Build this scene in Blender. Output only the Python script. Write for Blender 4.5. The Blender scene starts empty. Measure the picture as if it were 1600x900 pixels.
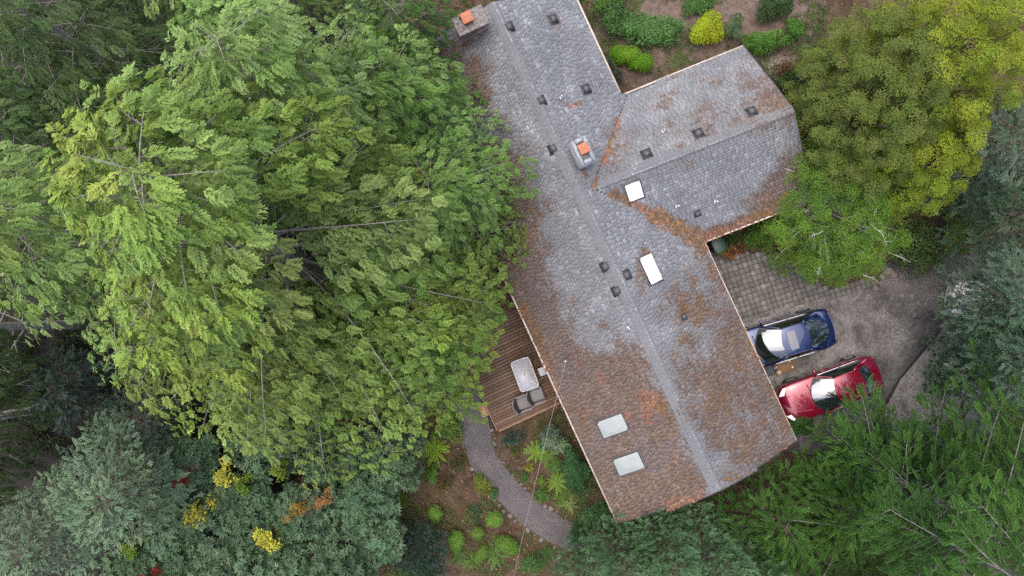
import bpy, math, random
import numpy as np

# ------------------------------------------------------------------ camera, sky, sun, exposure
scn = bpy.context.scene
C = scn.collection
H, FPX = 30.0, 1069.0                      # camera height (m), focal length in photo pixels (1600 wide)
cam_data = bpy.data.cameras.new('camera')
cam_data.sensor_width = 36.0
cam_data.lens = 36.0 * FPX / 1600.0
cam_data.clip_end = 600.0
cam = bpy.data.objects.new('camera', cam_data)
cam.location = (0, 0, H)
C.objects.link(cam)
scn.camera = cam

SUN_EL, SUN_AZ = math.radians(76), math.radians(-60)      # azimuth clockwise from +Y
world = bpy.data.worlds.new('World')
scn.world = world
world.use_nodes = True
wn = world.node_tree
sky = wn.nodes.new('ShaderNodeTexSky')
sky.sky_type = 'NISHITA'
sky.sun_disc = False
sky.sun_elevation = SUN_EL
sky.sun_rotation = SUN_AZ
sky.air_density = 1.0
sky.dust_density = 6.0
sky.ozone_density = 1.0
wn.links.new(sky.outputs['Color'], wn.nodes['Background'].inputs['Color'])
wn.nodes['Background'].inputs['Strength'].default_value = 0.12
sun_data = bpy.data.lights.new('sun', 'SUN')
sun_data.energy = 1.1
sun_data.angle = math.radians(85)
sun_data.color = (1.0, 0.96, 0.9)
sun = bpy.data.objects.new('sun', sun_data)
sun.rotation_euler = (math.pi / 2 - SUN_EL, 0, math.pi - SUN_AZ)
sun.location = (20, 20, 60)
C.objects.link(sun)
scn.view_settings.view_transform = 'Standard'
scn.view_settings.look = 'None'
scn.view_settings.gamma = 1.0
scn.view_settings.exposure = 1.12
scn.render.engine = 'CYCLES'
scn.cycles.max_bounces = 6
scn.cycles.diffuse_bounces = 2
scn.cycles.use_denoising = False

# ------------------------------------------------------------------ helpers
R_ = random.Random(7)
NP = np.random.default_rng(11)

def at(px, py, z=0.0):
    """point of the place seen at photo pixel (px, py) when it lies z metres up"""
    k = (H - z) / FPX
    return np.array([(px - 800) * k, (450 - py) * k, z])

def topx(P):
    P = np.asarray(P, float)
    s = FPX / (H - P[..., 2])
    return 800 + P[..., 0] * s, 450 - P[..., 1] * s

TH = math.atan2(.42, .907)
PX, PY = math.cos(TH), math.sin(TH)
def hp(p, q, z=0.0):
    """house frame: p across the ridge, q along it"""
    return np.array([p * PX + q * PY, p * PY - q * PX, z])

def vnoise(x, y, scale=1.0, seed=0):
    x = np.asarray(x, float) / scale; y = np.asarray(y, float) / scale
    xi = np.floor(x).astype(np.int64); yi = np.floor(y).astype(np.int64)
    fx = x - xi; fy = y - yi
    fx = fx * fx * (3 - 2 * fx); fy = fy * fy * (3 - 2 * fy)
    def h(a, b):
        n = (a * 374761393 + b * 668265263 + seed * 1442695041) & 0x7fffffff
        n = ((n ^ (n >> 13)) * 1274126177) & 0x7fffffff
        n = n ^ (n >> 16)
        return (n & 0xffff) / 65535.0
    return (h(xi, yi) * (1 - fx) + h(xi + 1, yi) * fx) * (1 - fy) + (h(xi, yi + 1) * (1 - fx) + h(xi + 1, yi + 1) * fx) * fy

def fbm(x, y, scale=1.0, seed=0):
    return (vnoise(x, y, scale, seed) * .55 + vnoise(x, y, scale * .45, seed + 5) * .3 + vnoise(x, y, scale * .2, seed + 9) * .15)

LOC = {}
def tag(o, label=None, cat=None, group=None, kind=None):
    if label: o['label'] = label
    if cat: o['category'] = cat
    if group: o['group'] = group
    if kind: o['kind'] = kind
    return o

def empty(name, loc, label=None, cat=None, group=None, rz=0.0):
    o = bpy.data.objects.new(name, None)
    o.location = [float(v) for v in loc]
    o.rotation_euler = (0, 0, rz)
    o.empty_display_size = .3
    C.objects.link(o)
    LOC[o] = np.array([float(v) for v in loc])
    return tag(o, label, cat, group)

def link(name, me, parent=None, **kw):
    o = bpy.data.objects.new(name, me)
    C.objects.link(o)
    if parent is not None:
        o.parent = parent
        LOC[o] = LOC.get(parent, np.zeros(3))
    return tag(o, **kw)

class MB:
    """collects geometry (world coordinates) and links it as ONE mesh object"""
    def __init__(s):
        s.V = []; s.n = 0; s.Q = []; s.T = []; s.N = []; s.C = []
    def add(s, v, quads=None, tris=None, ngons=None, col=None):
        v = np.asarray(v, float).reshape(-1, 3)
        s.V.append(v)
        if quads is not None and len(quads): s.Q.append(np.asarray(quads, np.int64).reshape(-1, 4) + s.n)
        if tris is not None and len(tris): s.T.append(np.asarray(tris, np.int64).reshape(-1, 3) + s.n)
        if ngons is not None:
            for g in ngons: s.N.append([i + s.n for i in g])
        if col is None: col = (1, 1, 1)
        col = np.asarray(col, float)
        if col.ndim == 1: col = np.broadcast_to(col, (len(v), 3))
        s.C.append(col)
        s.n += len(v)
        return s
    def box(s, c, size, rz=0.0, M=None, col=None):
        hx, hy, hz = [d / 2 for d in size]
        v = np.array([[-hx, -hy, -hz], [hx, -hy, -hz], [hx, hy, -hz], [-hx, hy, -hz], [-hx, -hy, hz], [hx, -hy, hz], [hx, hy, hz], [-hx, hy, hz]])
        if M is None:
            a, b = math.cos(rz), math.sin(rz)
            M = np.array([[a, -b, 0], [b, a, 0], [0, 0, 1]])
        v = v @ np.asarray(M).T + np.asarray(c, float)
        return s.add(v, [[0, 3, 2, 1], [4, 5, 6, 7], [0, 1, 5, 4], [1, 2, 6, 5], [2, 3, 7, 6], [3, 0, 4, 7]], col=col)
    def tube(s, pts, rad, sides=6, col=None, caps=True):
        pts = np.asarray(pts, float); n = len(pts)
        rad = np.broadcast_to(np.asarray(rad, float), (n,))
        t = np.gradient(pts, axis=0)
        t /= np.linalg.norm(t, axis=1, keepdims=True) + 1e-9
        ref = np.array([0, 0, 1.0]) if abs(t[:, 2].mean()) < .8 else np.array([1.0, 0, 0])
        a = np.cross(t, ref); a /= np.linalg.norm(a, axis=1, keepdims=True) + 1e-9
        b = np.cross(t, a)
        ang = np.arange(sides) * 2 * math.pi / sides
        v = pts[:, None] + rad[:, None, None] * (np.cos(ang)[None, :, None] * a[:, None] + np.sin(ang)[None, :, None] * b[:, None])
        i = np.arange(n - 1)[:, None] * sides; j = np.arange(sides)[None]; k = (j + 1) % sides
        q = np.stack([i + j, i + k, i + sides + k, i + sides + j], -1).reshape(-1, 4)
        ng = [list(range(sides))[::-1], list(range((n - 1) * sides, n * sides))] if caps else None
        return s.add(v.reshape(-1, 3), q, ngons=ng, col=col)
    def grid(s, G, col=None, flip=False):
        G = np.asarray(G, float); a, b = G.shape[:2]
        i = np.arange(a - 1)[:, None] * b; j = np.arange(b - 1)[None]
        q = np.stack([i + j, i + j + 1, i + b + j + 1, i + b + j], -1).reshape(-1, 4)
        if flip: q = q[:, ::-1]
        return s.add(G.reshape(-1, 3), q, col=None if col is None else (np.asarray(col).reshape(-1, 3) if np.ndim(col) == 3 else col))
    def prism(s, poly, z0, z1, col=None):
        """poly: list of (x, y) counter-clockwise; z0/z1 numbers or lists"""
        n = len(poly); poly = np.asarray(poly, float)
        if np.sum(poly[:, 0] * np.roll(poly[:, 1], -1) - poly[:, 1] * np.roll(poly[:, 0], -1)) < 0: 
            poly = poly[::-1]
            if np.ndim(z0): z0 = z0[::-1]
            if np.ndim(z1): z1 = z1[::-1]
        lo = np.c_[poly, np.broadcast_to(z0, n)]; hi = np.c_[poly, np.broadcast_to(z1, n)]
        q = [[i, (i + 1) % n, n + (i + 1) % n, n + i] for i in range(n)]
        return s.add(np.r_[lo, hi], q, ngons=[list(range(n))[::-1], list(range(n, 2 * n))], col=col)
    def inst(s, proto, M, T, tint):
        """numpy copies of one leaf prototype: M (k,3,3), T (k,3), tint (k,3)"""
        pv, pq, pt = proto
        k, n = len(T), len(pv)
        if k == 0: return s
        v = np.einsum('kij,nj->kni', M, pv) + T[:, None]
        q = (pq[None] + (np.arange(k) * n)[:, None, None]).reshape(-1, pq.shape[1])
        c = tint[:, None] * pt[None, :, None]
        if pq.shape[1] == 3: return s.add(v.reshape(-1, 3), tris=q, col=c.reshape(-1, 3))
        return s.add(v.reshape(-1, 3), q, col=c.reshape(-1, 3))
    def mesh(s, name, mat, origin=None, smooth=False):
        V = np.concatenate(s.V) if s.V else np.zeros((0, 3))
        if origin is not None: V = V - origin
        me = bpy.data.meshes.new(name)
        lists = []; starts = []; tot = 0
        for arr, w in ((s.Q, 4), (s.T, 3)):
            if arr:
                A = np.concatenate(arr)
                lists.append(A.reshape(-1)); starts.append(tot + np.arange(len(A)) * w); tot += A.size
        for g in s.N:
            lists.append(np.array(g)); starts.append(np.array([tot])); tot += len(g)
        L = np.concatenate(lists) if lists else np.zeros(0, int)
        S = np.concatenate(starts) if starts else np.zeros(0, int)
        me.vertices.add(len(V)); me.vertices.foreach_set('co', V.astype(np.float32).ravel())
        me.loops.add(len(L)); me.loops.foreach_set('vertex_index', L.astype(np.int32))
        me.polygons.add(len(S)); me.polygons.foreach_set('loop_start', S.astype(np.int32))
        me.update(calc_edges=True)
        if smooth: me.polygons.foreach_set('use_smooth', np.ones(len(S), bool))
        at_ = me.attributes.new('Col', 'FLOAT_COLOR', 'POINT')
        cc = np.concatenate(s.C) if s.C else np.zeros((0, 3))
        at_.data.foreach_set('color', np.c_[cc, np.ones(len(cc))].astype(np.float32).ravel())
        if mat: me.materials.append(mat)
        return me
    def build(s, name, mat, parent=None, smooth=False, bevel=0, **kw):
        o = link(name, s.mesh(name, mat, LOC.get(parent) if parent is not None else None, smooth), parent, **kw)
        if bevel:
            m = o.modifiers.new('bevel', 'BEVEL'); m.width = bevel; m.segments = 2; m.limit_method = 'ANGLE'
        return o

def solo(name, mb, mat, base, smooth=False, bevel=0, **kw):
    """a top-level thing that is one mesh, its origin at its base"""
    o = link(name, mb.mesh(name, mat, np.asarray(base, float), smooth), None, **kw)
    o.location = [float(v) for v in base]
    LOC[o] = np.asarray(base, float)
    if bevel:
        m = o.modifiers.new('bevel', 'BEVEL'); m.width = bevel; m.segments = 2; m.limit_method = 'ANGLE'
    return o

# ------------------------------------------------------------------ materials
def mat(name, build):
    m = bpy.data.materials.new(name); m.use_nodes = True
    nt = m.node_tree; b = nt.nodes['Principled BSDF']
    build(nt, b)
    return m
def N(nt, t, **kw):
    n = nt.nodes.new(t)
    for k, v in kw.items():
        if k in n.inputs.keys() if hasattr(n.inputs, 'keys') else False: n.inputs[k].default_value = v
        else: setattr(n, k, v)
    return n
def noise(nt, scale, detail=6, rough=.6, vec=None, dist=0):
    n = nt.nodes.new('ShaderNodeTexNoise')
    n.inputs['Scale'].default_value = scale; n.inputs['Detail'].default_value = detail
    n.inputs['Roughness'].default_value = rough; n.inputs['Distortion'].default_value = dist
    if vec is None:
        vec = nt.nodes.new('ShaderNodeTexCoord').outputs['Object']
    nt.links.new(vec, n.inputs['Vector'])
    return n.outputs['Fac']
def ramp(nt, fac, stops):
    r = nt.nodes.new('ShaderNodeValToRGB')
    e = r.color_ramp.elements
    while len(e) < len(stops): e.new(.5)
    for el, (p, c) in zip(e, stops):
        el.position = p; el.color = (*c, 1) if len(c) == 3 else c
    nt.links.new(fac, r.inputs['Fac'])
    return r.outputs['Color']
def mix(nt, fac, a, b, mode='MIX'):
    m = nt.nodes.new('ShaderNodeMix'); m.data_type = 'RGBA'; m.blend_type = mode
    for sock, v in ((m.inputs['Factor'], fac), (m.inputs['A'], a), (m.inputs['B'], b)):
        if hasattr(v, 'links') or hasattr(v, 'is_linked'): nt.links.new(v, sock)
        elif isinstance(v, (int, float)): sock.default_value = v
        else: sock.default_value = (*v, 1)
    # colour sockets live at index 6/7 for RGBA
    return m.outputs['Result']
def mixc(nt, fac, a, b, mode='MIX'):
    m = nt.nodes.new('ShaderNodeMix'); m.data_type = 'RGBA'; m.blend_type = mode
    ins = [m.inputs[0], m.inputs[6], m.inputs[7]]
    for sock, v in zip(ins, (fac, a, b)):
        if isinstance(v, (int, float)): sock.default_value = v
        elif isinstance(v, tuple): sock.default_value = (*v, 1)
        else: nt.links.new(v, sock)
    return m.outputs[2]
def bump(nt, b, h, strength=.5, dist=.02):
    n = nt.nodes.new('ShaderNodeBump'); n.inputs['Strength'].default_value = strength; n.inputs['Distance'].default_value = dist
    nt.links.new(h, n.inputs['Height']); nt.links.new(n.outputs['Normal'], b.inputs['Normal'])
def attr(nt):
    a = nt.nodes.new('ShaderNodeAttribute'); a.attribute_name = 'Col'
    return a.outputs['Color']
def rnd(nt):
    return nt.nodes.new('ShaderNodeObjectInfo').outputs['Random']
def simple(name, col, rough=.6, metal=0, vary=.15, nscale=8, spec=.5, coat=0):
    def f(nt, b):
        c = ramp(nt, noise(nt, nscale), [(.3, tuple(x * (1 - vary) for x in col)), (.7, tuple(min(1, x * (1 + vary)) for x in col))])
        nt.links.new(c, b.inputs['Base Color'])
        b.inputs['Roughness'].default_value = rough; b.inputs['Metallic'].default_value = metal
        b.inputs['Specular IOR Level'].default_value = spec
        b.inputs['Coat Weight'].default_value = coat
        b.inputs['Coat Roughness'].default_value = .03
    return mat(name, f)

def m_foliage(nt, b):
    c = attr(nt)
    v = noise(nt, 1.3, 3)
    c2 = mixc(nt, 1.0, c, ramp(nt, v, [(.3, (.82, .84, .86)), (.7, (1.16, 1.14, 1.05))]), 'MULTIPLY')
    nt.links.new(c2, b.inputs['Base Color'])
    b.inputs['Roughness'].default_value = .6
    b.inputs['Specular IOR Level'].default_value = .12
    tr = nt.nodes.new('ShaderNodeBsdfTranslucent')
    nt.links.new(c2, tr.inputs['Color'])
    mx = nt.nodes.new('ShaderNodeMixShader'); mx.inputs[0].default_value = .20
    nt.links.new(b.outputs[0], mx.inputs[1]); nt.links.new(tr.outputs[0], mx.inputs[2])
    nt.links.new(mx.outputs[0], nt.nodes['Material Output'].inputs['Surface'])
FOL = mat('foliage', m_foliage)

def m_bark(lo, hi):
    def f(nt, b):
        n = noise(nt, 9, 8, .7)
        nt.links.new(ramp(nt, n, [(.32, lo), (.68, hi)]), b.inputs['Base Color'])
        b.inputs['Roughness'].default_value = .9
        bump(nt, b, n, .8, .03)
    return f
BARK_GREY = mat('grey_bark', m_bark((.24, .23, .22), (.62, .60, .58)))
BARK_BROWN = mat('brown_bark', m_bark((.05, .035, .025), (.16, .12, .09)))
BARK_DIM = mat('dim_bark', m_bark((.07, .055, .045), (.24, .21, .18)))
BARK_FIR = mat('fir_bark', m_bark((.10, .09, .08), (.34, .32, .30)))
BARK_SILVER = mat('silver_twig', m_bark((.28, .26, .24), (.62, .60, .57)))

def m_ground(nt, b):
    big = noise(nt, .35, 5, .6); mid = noise(nt, 2.2, 8, .7); fine = noise(nt, 26, 6, .75)
    c = ramp(nt, mid, [(.3, (.036, .023, .016)), (.5, (.072, .048, .034)), (.72, (.125, .092, .068))])
    c = mixc(nt, ramp(nt, big, [(.45, (0, 0, 0)), (.62, (1, 1, 1))]), c, mixc(nt, .6, c, (.07, .06, .025)))
    c = mixc(nt, 1.0, c, ramp(nt, fine, [(.3, (.5, .5, .5)), (.5, (1, 1, 1)), (.72, (1.8, 1.7, 1.55))]), 'MULTIPLY')
    nt.links.new(c, b.inputs['Base Color']); b.inputs['Roughness'].default_value = .95
    b.inputs['Specular IOR Level'].default_value = .15
    bump(nt, b, fine, .7, .05)
GROUND = mat('forest_soil', m_ground)

def m_gravel(lo, hi, sc=30):
    def f(nt, b):
        vo = nt.nodes.new('ShaderNodeTexVoronoi'); vo.inputs['Scale'].default_value = sc
        nt.links.new(nt.nodes.new('ShaderNodeTexCoord').outputs['Object'], vo.inputs['Vector'])
        bw = nt.nodes.new('ShaderNodeSeparateColor'); nt.links.new(vo.outputs['Color'], bw.inputs[0])
        c = ramp(nt, bw.outputs[0], [(0, lo), (.55, tuple((x + y) / 2 for x, y in zip(lo, hi))), (1, hi)])
        c = mixc(nt, 1.0, c, ramp(nt, noise(nt, 1.1, 5), [(.3, (.72, .72, .74)), (.7, (1.2, 1.17, 1.12))]), 'MULTIPLY')
        nt.links.new(c, b.inputs['Base Color']); b.inputs['Roughness'].default_value = .9
        bump(nt, b, vo.outputs['Distance'], .6, .02)
    return f
GRAVEL = mat('path_gravel', m_gravel((.06, .054, .058), (.135, .124, .130), 55))
LANE_GRAVEL = mat('lane_gravel', m_gravel((.055, .051, .052), (.15, .14, .14), 40))
DIRT = mat('pale_dirt', m_gravel((.10, .082, .068), (.24, .205, .18), 40))

def m_concrete(nt, b):
    n1 = noise(nt, .7, 6, .65, dist=.6); n2 = noise(nt, 7, 8, .75); n3 = noise(nt, 38, 4, .8)
    c = ramp(nt, n1, [(.36, (.070, .065, .063)), (.5, (.155, .147, .145)), (.66, (.225, .217, .214))])
    c = mixc(nt, .85, c, ramp(nt, n2, [(.32, (.45, .43, .40)), (.52, (1, 1, 1)), (.7, (1.4, 1.38, 1.34))]), 'MULTIPLY')
    c = mixc(nt, .8, c, ramp(nt, n3, [(.36, (.4, .39, .38)), (.5, (1, 1, 1)), (.64, (1.9, 1.87, 1.84))]), 'MULTIPLY')
    nt.links.new(c, b.inputs['Base Color']); b.inputs['Roughness'].default_value = .85
    bump(nt, b, n3, .35, .01)
CONCRETE = mat('aggregate_concrete', m_concrete)

def m_paver(nt, b):
    c = ramp(nt, rnd(nt), [(0, (.098, .091, .086)), (.5, (.127, .119, .113)), (.85, (.15, .142, .136)), (1, (.205, .196, .188))])
    c = mixc(nt, .8, c, ramp(nt, noise(nt, 14, 6, .7), [(.3, (.6, .58, .55)), (.7, (1.3, 1.3, 1.3))]), 'MULTIPLY')
    nt.links.new(c, b.inputs['Base Color']); b.inputs['Roughness'].default_value = .9
PAVER = mat('paver_concrete', m_paver)

def m_deck(nt, b):
    tc = nt.nodes.new('ShaderNodeTexCoord').outputs['Object']
    mp = nt.nodes.new('ShaderNodeMapping'); mp.inputs['Rotation'].default_value = (0, 0, -TH); mp.vector_type = 'POINT'
    nt.links.new(tc, mp.inputs['Vector'])
    mp2 = nt.nodes.new('ShaderNodeMapping'); mp2.inputs['Scale'].default_value = (.7, 14, 1); nt.links.new(mp.outputs[0], mp2.inputs['Vector'])
    c = ramp(nt, rnd(nt), [(0, (.118, .072, .048)), (.5, (.148, .093, .063)), (1, (.19, .122, .086))])
    c = mixc(nt, .9, c, ramp(nt, noise(nt, 1.6, 6, .7, mp2.outputs[0]), [(.3, (.6, .58, .56)), (.5, (1, 1, 1)), (.7, (1.4, 1.36, 1.3))]), 'MULTIPLY')
    nt.links.new(c, b.inputs['Base Color']); b.inputs['Roughness'].default_value = .75
DECK = mat('stained_deck_wood', m_deck)

def m_shingle(nt, b):
    c = attr(nt)
    n2 = noise(nt, 16, 6, .7); n3 = noise(nt, 60, 3, .7); big = noise(nt, .6, 4, .6)
    c = mixc(nt, .9, c, ramp(nt, n2, [(.3, (.74, .72, .72)), (.5, (1, 1, 1)), (.7, (1.26, 1.24, 1.22))]), 'MULTIPLY')
    c = mixc(nt, .5, c, ramp(nt, n3, [(.3, (.8, .8, .8)), (.7, (1.2, 1.2, 1.2))]), 'MULTIPLY')
    c = mixc(nt, .7, c, ramp(nt, big, [(.3, (.86, .86, .88)), (.7, (1.1, 1.1, 1.08))]), 'MULTIPLY')
    nt.links.new(c, b.inputs['Base Color']); b.inputs['Roughness'].default_value = .88
    b.inputs['Specular IOR Level'].default_value = .3
    bump(nt, b, n3, .4, .008)
SHINGLE = mat('asphalt_shingle', m_shingle)
UNDERLAY = simple('roof_underlay', (.045, .042, .043), .95)
RIDGE = mat('ridge_shingle', m_shingle)
def m_moss(nt, b):
    c = attr(nt)
    c = mixc(nt, .9, c, ramp(nt, noise(nt, 22, 6, .7), [(.3, (.55, .5, .45)), (.7, (1.35, 1.3, 1.2))]), 'MULTIPLY')
    nt.links.new(c, b.inputs['Base Color']); b.inputs['Roughness'].default_value = .95
MOSS = mat('dry_moss', m_moss)
STONE = mat('garden_stone', m_bark((.08, .07, .062), (.22, .195, .185)))
FASCIA = simple('pale_fascia_paint', (.50, .42, .37), .6, vary=.2, nscale=3)
WALL = simple('painted_siding', (.30, .30, .29), .8)
WHITE_ACRYL = simple('white_acrylic', (.86, .87, .88), .35, vary=.03)
DARK_METAL = simple('dark_vent_metal', (.045, .045, .052), .6)
VENT_TOP = simple('grey_vent_top', (.085, .085, .098), .6)
GALV = simple('galvanised_metal', (.55, .57, .60), .4, .7)
TERRA = simple('terracotta', (.40, .15, .085), .8, vary=.25, nscale=12)
FLASH = simple('pale_blue_grey_paint', (.30, .335, .385), .55, vary=.15, nscale=10)
MORTAR = simple('mortar', (.18, .16, .155), .9, vary=.6, nscale=9)
def m_brick(nt, b):
    c = ramp(nt, rnd(nt), [(0, (.15, .095, .085)), (.5, (.20, .13, .12)), (.8, (.28, .23, .22)), (1, (.42, .39, .38))])
    c = mixc(nt, .8, c, ramp(nt, noise(nt, 25, 5), [(.3, (.6, .6, .6)), (.7, (1.4, 1.4, 1.4))]), 'MULTIPLY')
    nt.links.new(c, b.inputs['Base Color']); b.inputs['Roughness'].default_value = .9
BRICK = mat('weathered_brick', m_brick)
def m_skyglass(nt, b):
    n = noise(nt, 5, 6, .7)
    nt.links.new(ramp(nt, n, [(.3, (.21, .245, .245)), (.7, (.27, .305, .305))]), b.inputs['Base Color'])
    b.inputs['Roughness'].default_value = .12; b.inputs['Coat Weight'].default_value = .6
SKYGLASS = mat('sky_pale_skylight_glass', m_skyglass)  # pale opaque base stands in for sky reflected in the panes
def m_glass(nt, b):
    nt.links.new(ramp(nt, noise(nt, 3), [(.3, (.006, .010, .009)), (.7, (.012, .018, .016))]), b.inputs['Base Color'])
    b.inputs['Roughness'].default_value = .02; b.inputs['Specular IOR Level'].default_value = 1.0
    b.inputs['IOR'].default_value = 1.9; b.inputs['Coat Weight'].default_value = 1.0; b.inputs['Coat IOR'].default_value = 1.8
GLASS = mat('tinted_glass', m_glass)
def paint(name, col, metal=.35):
    def f(nt, b):
        n = noise(nt, 180, 2)
        nt.links.new(ramp(nt, n, [(.3, tuple(x * .85 for x in col)), (.7, tuple(x * 1.15 for x in col))]), b.inputs['Base Color'])
        b.inputs['Metallic'].default_value = metal; b.inputs['Roughness'].default_value = .25
        b.inputs['Coat Weight'].default_value = 1.0; b.inputs['Coat Roughness'].default_value = .02; b.inputs['Coat IOR'].default_value = 1.6
    return mat(name, f)
BLUE_PAINT = paint('blue_car_paint', (.006, .019, .085), .6)
RED_PAINT = paint('red_car_paint', (.19, .003, .024), .45)
WHITE_PAINT = paint('white_car_paint', (.50, .51, .52), 0)
RUBBER = simple('tyre_rubber', (.02, .02, .021), .8)
ALLOY = simple('alloy_metal', (.55, .56, .58), .3, .9, .05)
CHROME = simple('bright_trim', (.75, .76, .78), .25, .8, .05)
BLACKTRIM = simple('black_trim', (.015, .015, .017), .4)
LAMP = simple('clear_lamp', (.80, .82, .84), .1, 0, .05, coat=.8)
REDLAMP = simple('red_lamp', (.10, .006, .006), .15, coat=.8)
TABLE_TOP = simple('frosted_table_glass', (.36, .37, .41), .45, vary=.06)
TABLE_FRAME = simple('pale_table_metal', (.62, .60, .60), .45)
WICKER = simple('grey_wicker', (.15, .14, .145), .7, vary=.3, nscale=60)
CUSHION = simple('grey_cushion', (.17, .165, .17), .9, vary=.12, nscale=14)
DARK_WICKER = simple('brown_wicker', (.05, .042, .04), .8, vary=.3, nscale=60)
PALE_WOOD = simple('pale_step_wood', (.34, .20, .13), .8, vary=.25)
GREEN_PLASTIC = simple('green_plastic', (.016, .055, .045), .45)
MAT_TAN = simple('tan_coir', (.17, .10, .055), .95, vary=.3, nscale=30)
MAT_LIGHT = simple('pale_print', (.62, .50, .40), .9)
MAT_GREY = simple('grey_mat', (.075, .078, .085), .9)
CABLE = simple('pale_cable', (.34, .31, .30), .6, vary=.5, nscale=1.2)  # lighter and darker lengths imitate dashed highlights along the wire

# ------------------------------------------------------------------ ground and paved surfaces
def sheet(name, pts, mat_, z=.02, thick=.06, noise_edge=0, parent=None, kind='structure', seed=1):
    """pts: photo pixels of the outline at ground level"""
    P = [at(x, y, z)[:2] for x, y in pts]
    if noise_edge:
        Q = []
        for a, b in zip(P, P[1:] + P[:1]):
            n = max(1, int(np.linalg.norm(b - a) / .35))
            for i in range(n): Q.append(a + (b - a) * i / n)
        c = np.mean(Q, axis=0)
        P = [q + (q - c) / np.linalg.norm(q - c) * (vnoise(q[0], q[1], .8, seed) - .5) * 2 * noise_edge for q in Q]
    mb = MB(); mb.prism(P, z - thick, z)
    return mb.build(name, mat_, parent, kind=kind) if parent is None else mb.build(name, mat_, parent)

xs = np.r_[-300, -120, -60, np.linspace(-28, 28, 200), 60, 120, 300]
ys = np.r_[-300, -120, -60, np.linspace(-18, 18, 140), 60, 120, 300]
gx, gy = np.meshgrid(xs, ys)
gz = -.05 + (fbm(gx, gy, 2.5, 3) - .5) * .10 + (fbm(gx, gy, .6, 4) - .5) * .05
gm = MB(); gm.grid(np.stack([gx, gy, np.minimum(gz, -.005)], -1))
gm.build('ground', GROUND, smooth=True, kind='structure')

# driveway: slabs with an open joint between them
drive = empty('driveway', at(1320, 530)); drive['kind'] = 'structure'
sheet('concrete_slab', [(1085, 506), (1160, 505), (1236, 476), (1300, 462), (1345, 452), (1378, 449), (1432, 466), (1478, 502), (1403, 592), (1375, 640), (1330, 720), (1190, 700)], CONCRETE, .035, .12, parent=drive)
sheet('concrete_slab', [(1481, 505), (1530, 560), (1560, 680), (1400, 720), (1380, 645), (1407, 594)], CONCRETE, .028, .12, parent=drive)
strip = sheet('concrete_slab', [(1095, 513), (1164, 500), (1231, 479), (1236, 494), (1172, 519), (1100, 530)], CONCRETE, .043, .06, parent=drive)
sheet('joint_filler', [(1090, 512), (1300, 474), (1440, 476), (1478, 506), (1530, 565), (1550, 670), (1330, 715), (1195, 695)], simple('joint_dirt', (.028, .024, .022), .95), .016, .1, parent=drive)
sheet('gravel_lane', [(1376, 412), (1440, 408), (1500, 398), (1600, 380), (1640, 480), (1545, 600), (1470, 520), (1430, 485), (1396, 475), (1374, 462)], LANE_GRAVEL, .018, .1, .12)
sheet('dirt_clearing', [(1185, 88), (1215, 80), (1245, 88), (1262, 110), (1262, 140), (1245, 152), (1225, 135), (1200, 122)], DIRT, .015, .1, .15)
sheet('dirt_clearing', [(925, -30), (1300, -30), (1265, 90), (1180, 95), (1080, 120), (990, 160), (940, 120), (915, 20)], simple('reddish_bare_soil', (.115, .083, .068), .95, vary=.45, nscale=3), .004, .1, .1)
path_pts = [(700, 560, 50), (716, 600, 48), (738, 640, 46), (744, 680, 46), (752, 712, 44), (772, 745, 43), (802, 778, 43), (840, 810, 43), (885, 836, 42), (935, 858, 42), (1010, 885, 42)]
a = np.array([at(x, y)[:2] for x, y, w in path_pts]); w = np.array([q[2] for q in path_pts]) / 35.6 / 2
tt = np.linspace(0, len(a) - 1, 90); ii = np.arange(len(a))
a = np.c_[np.interp(tt, ii, a[:, 0]), np.interp(tt, ii, a[:, 1])]; w = np.interp(tt, ii, w)
for _ in range(3): a[1:-1] = (a[:-2] + a[1:-1] * 2 + a[2:]) / 4
tg = np.gradient(a, axis=0); tg /= np.linalg.norm(tg, axis=1, keepdims=True); nn = np.c_[-tg[:, 1], tg[:, 0]]
G = []
for s_ in np.linspace(-1, 1, 7):
    ww = w * (1 + (vnoise(a[:, 0], a[:, 1], .5, 8 if s_ > 0 else 9) - .5) * .22 * abs(s_))
    pt = a + nn * (s_ * ww)[:, None]
    G.append(np.c_[pt, np.full(len(a), .035) + (1 - s_ ** 2) * .02 - (abs(s_) > .9) * .06])
pm = MB(); pm.grid(np.array(G).transpose(1, 0, 2), flip=True); pm.build('gravel_path', GRAVEL, smooth=True, kind='structure')
PATH_C, PATH_N, PATH_W = a, nn, w

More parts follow.
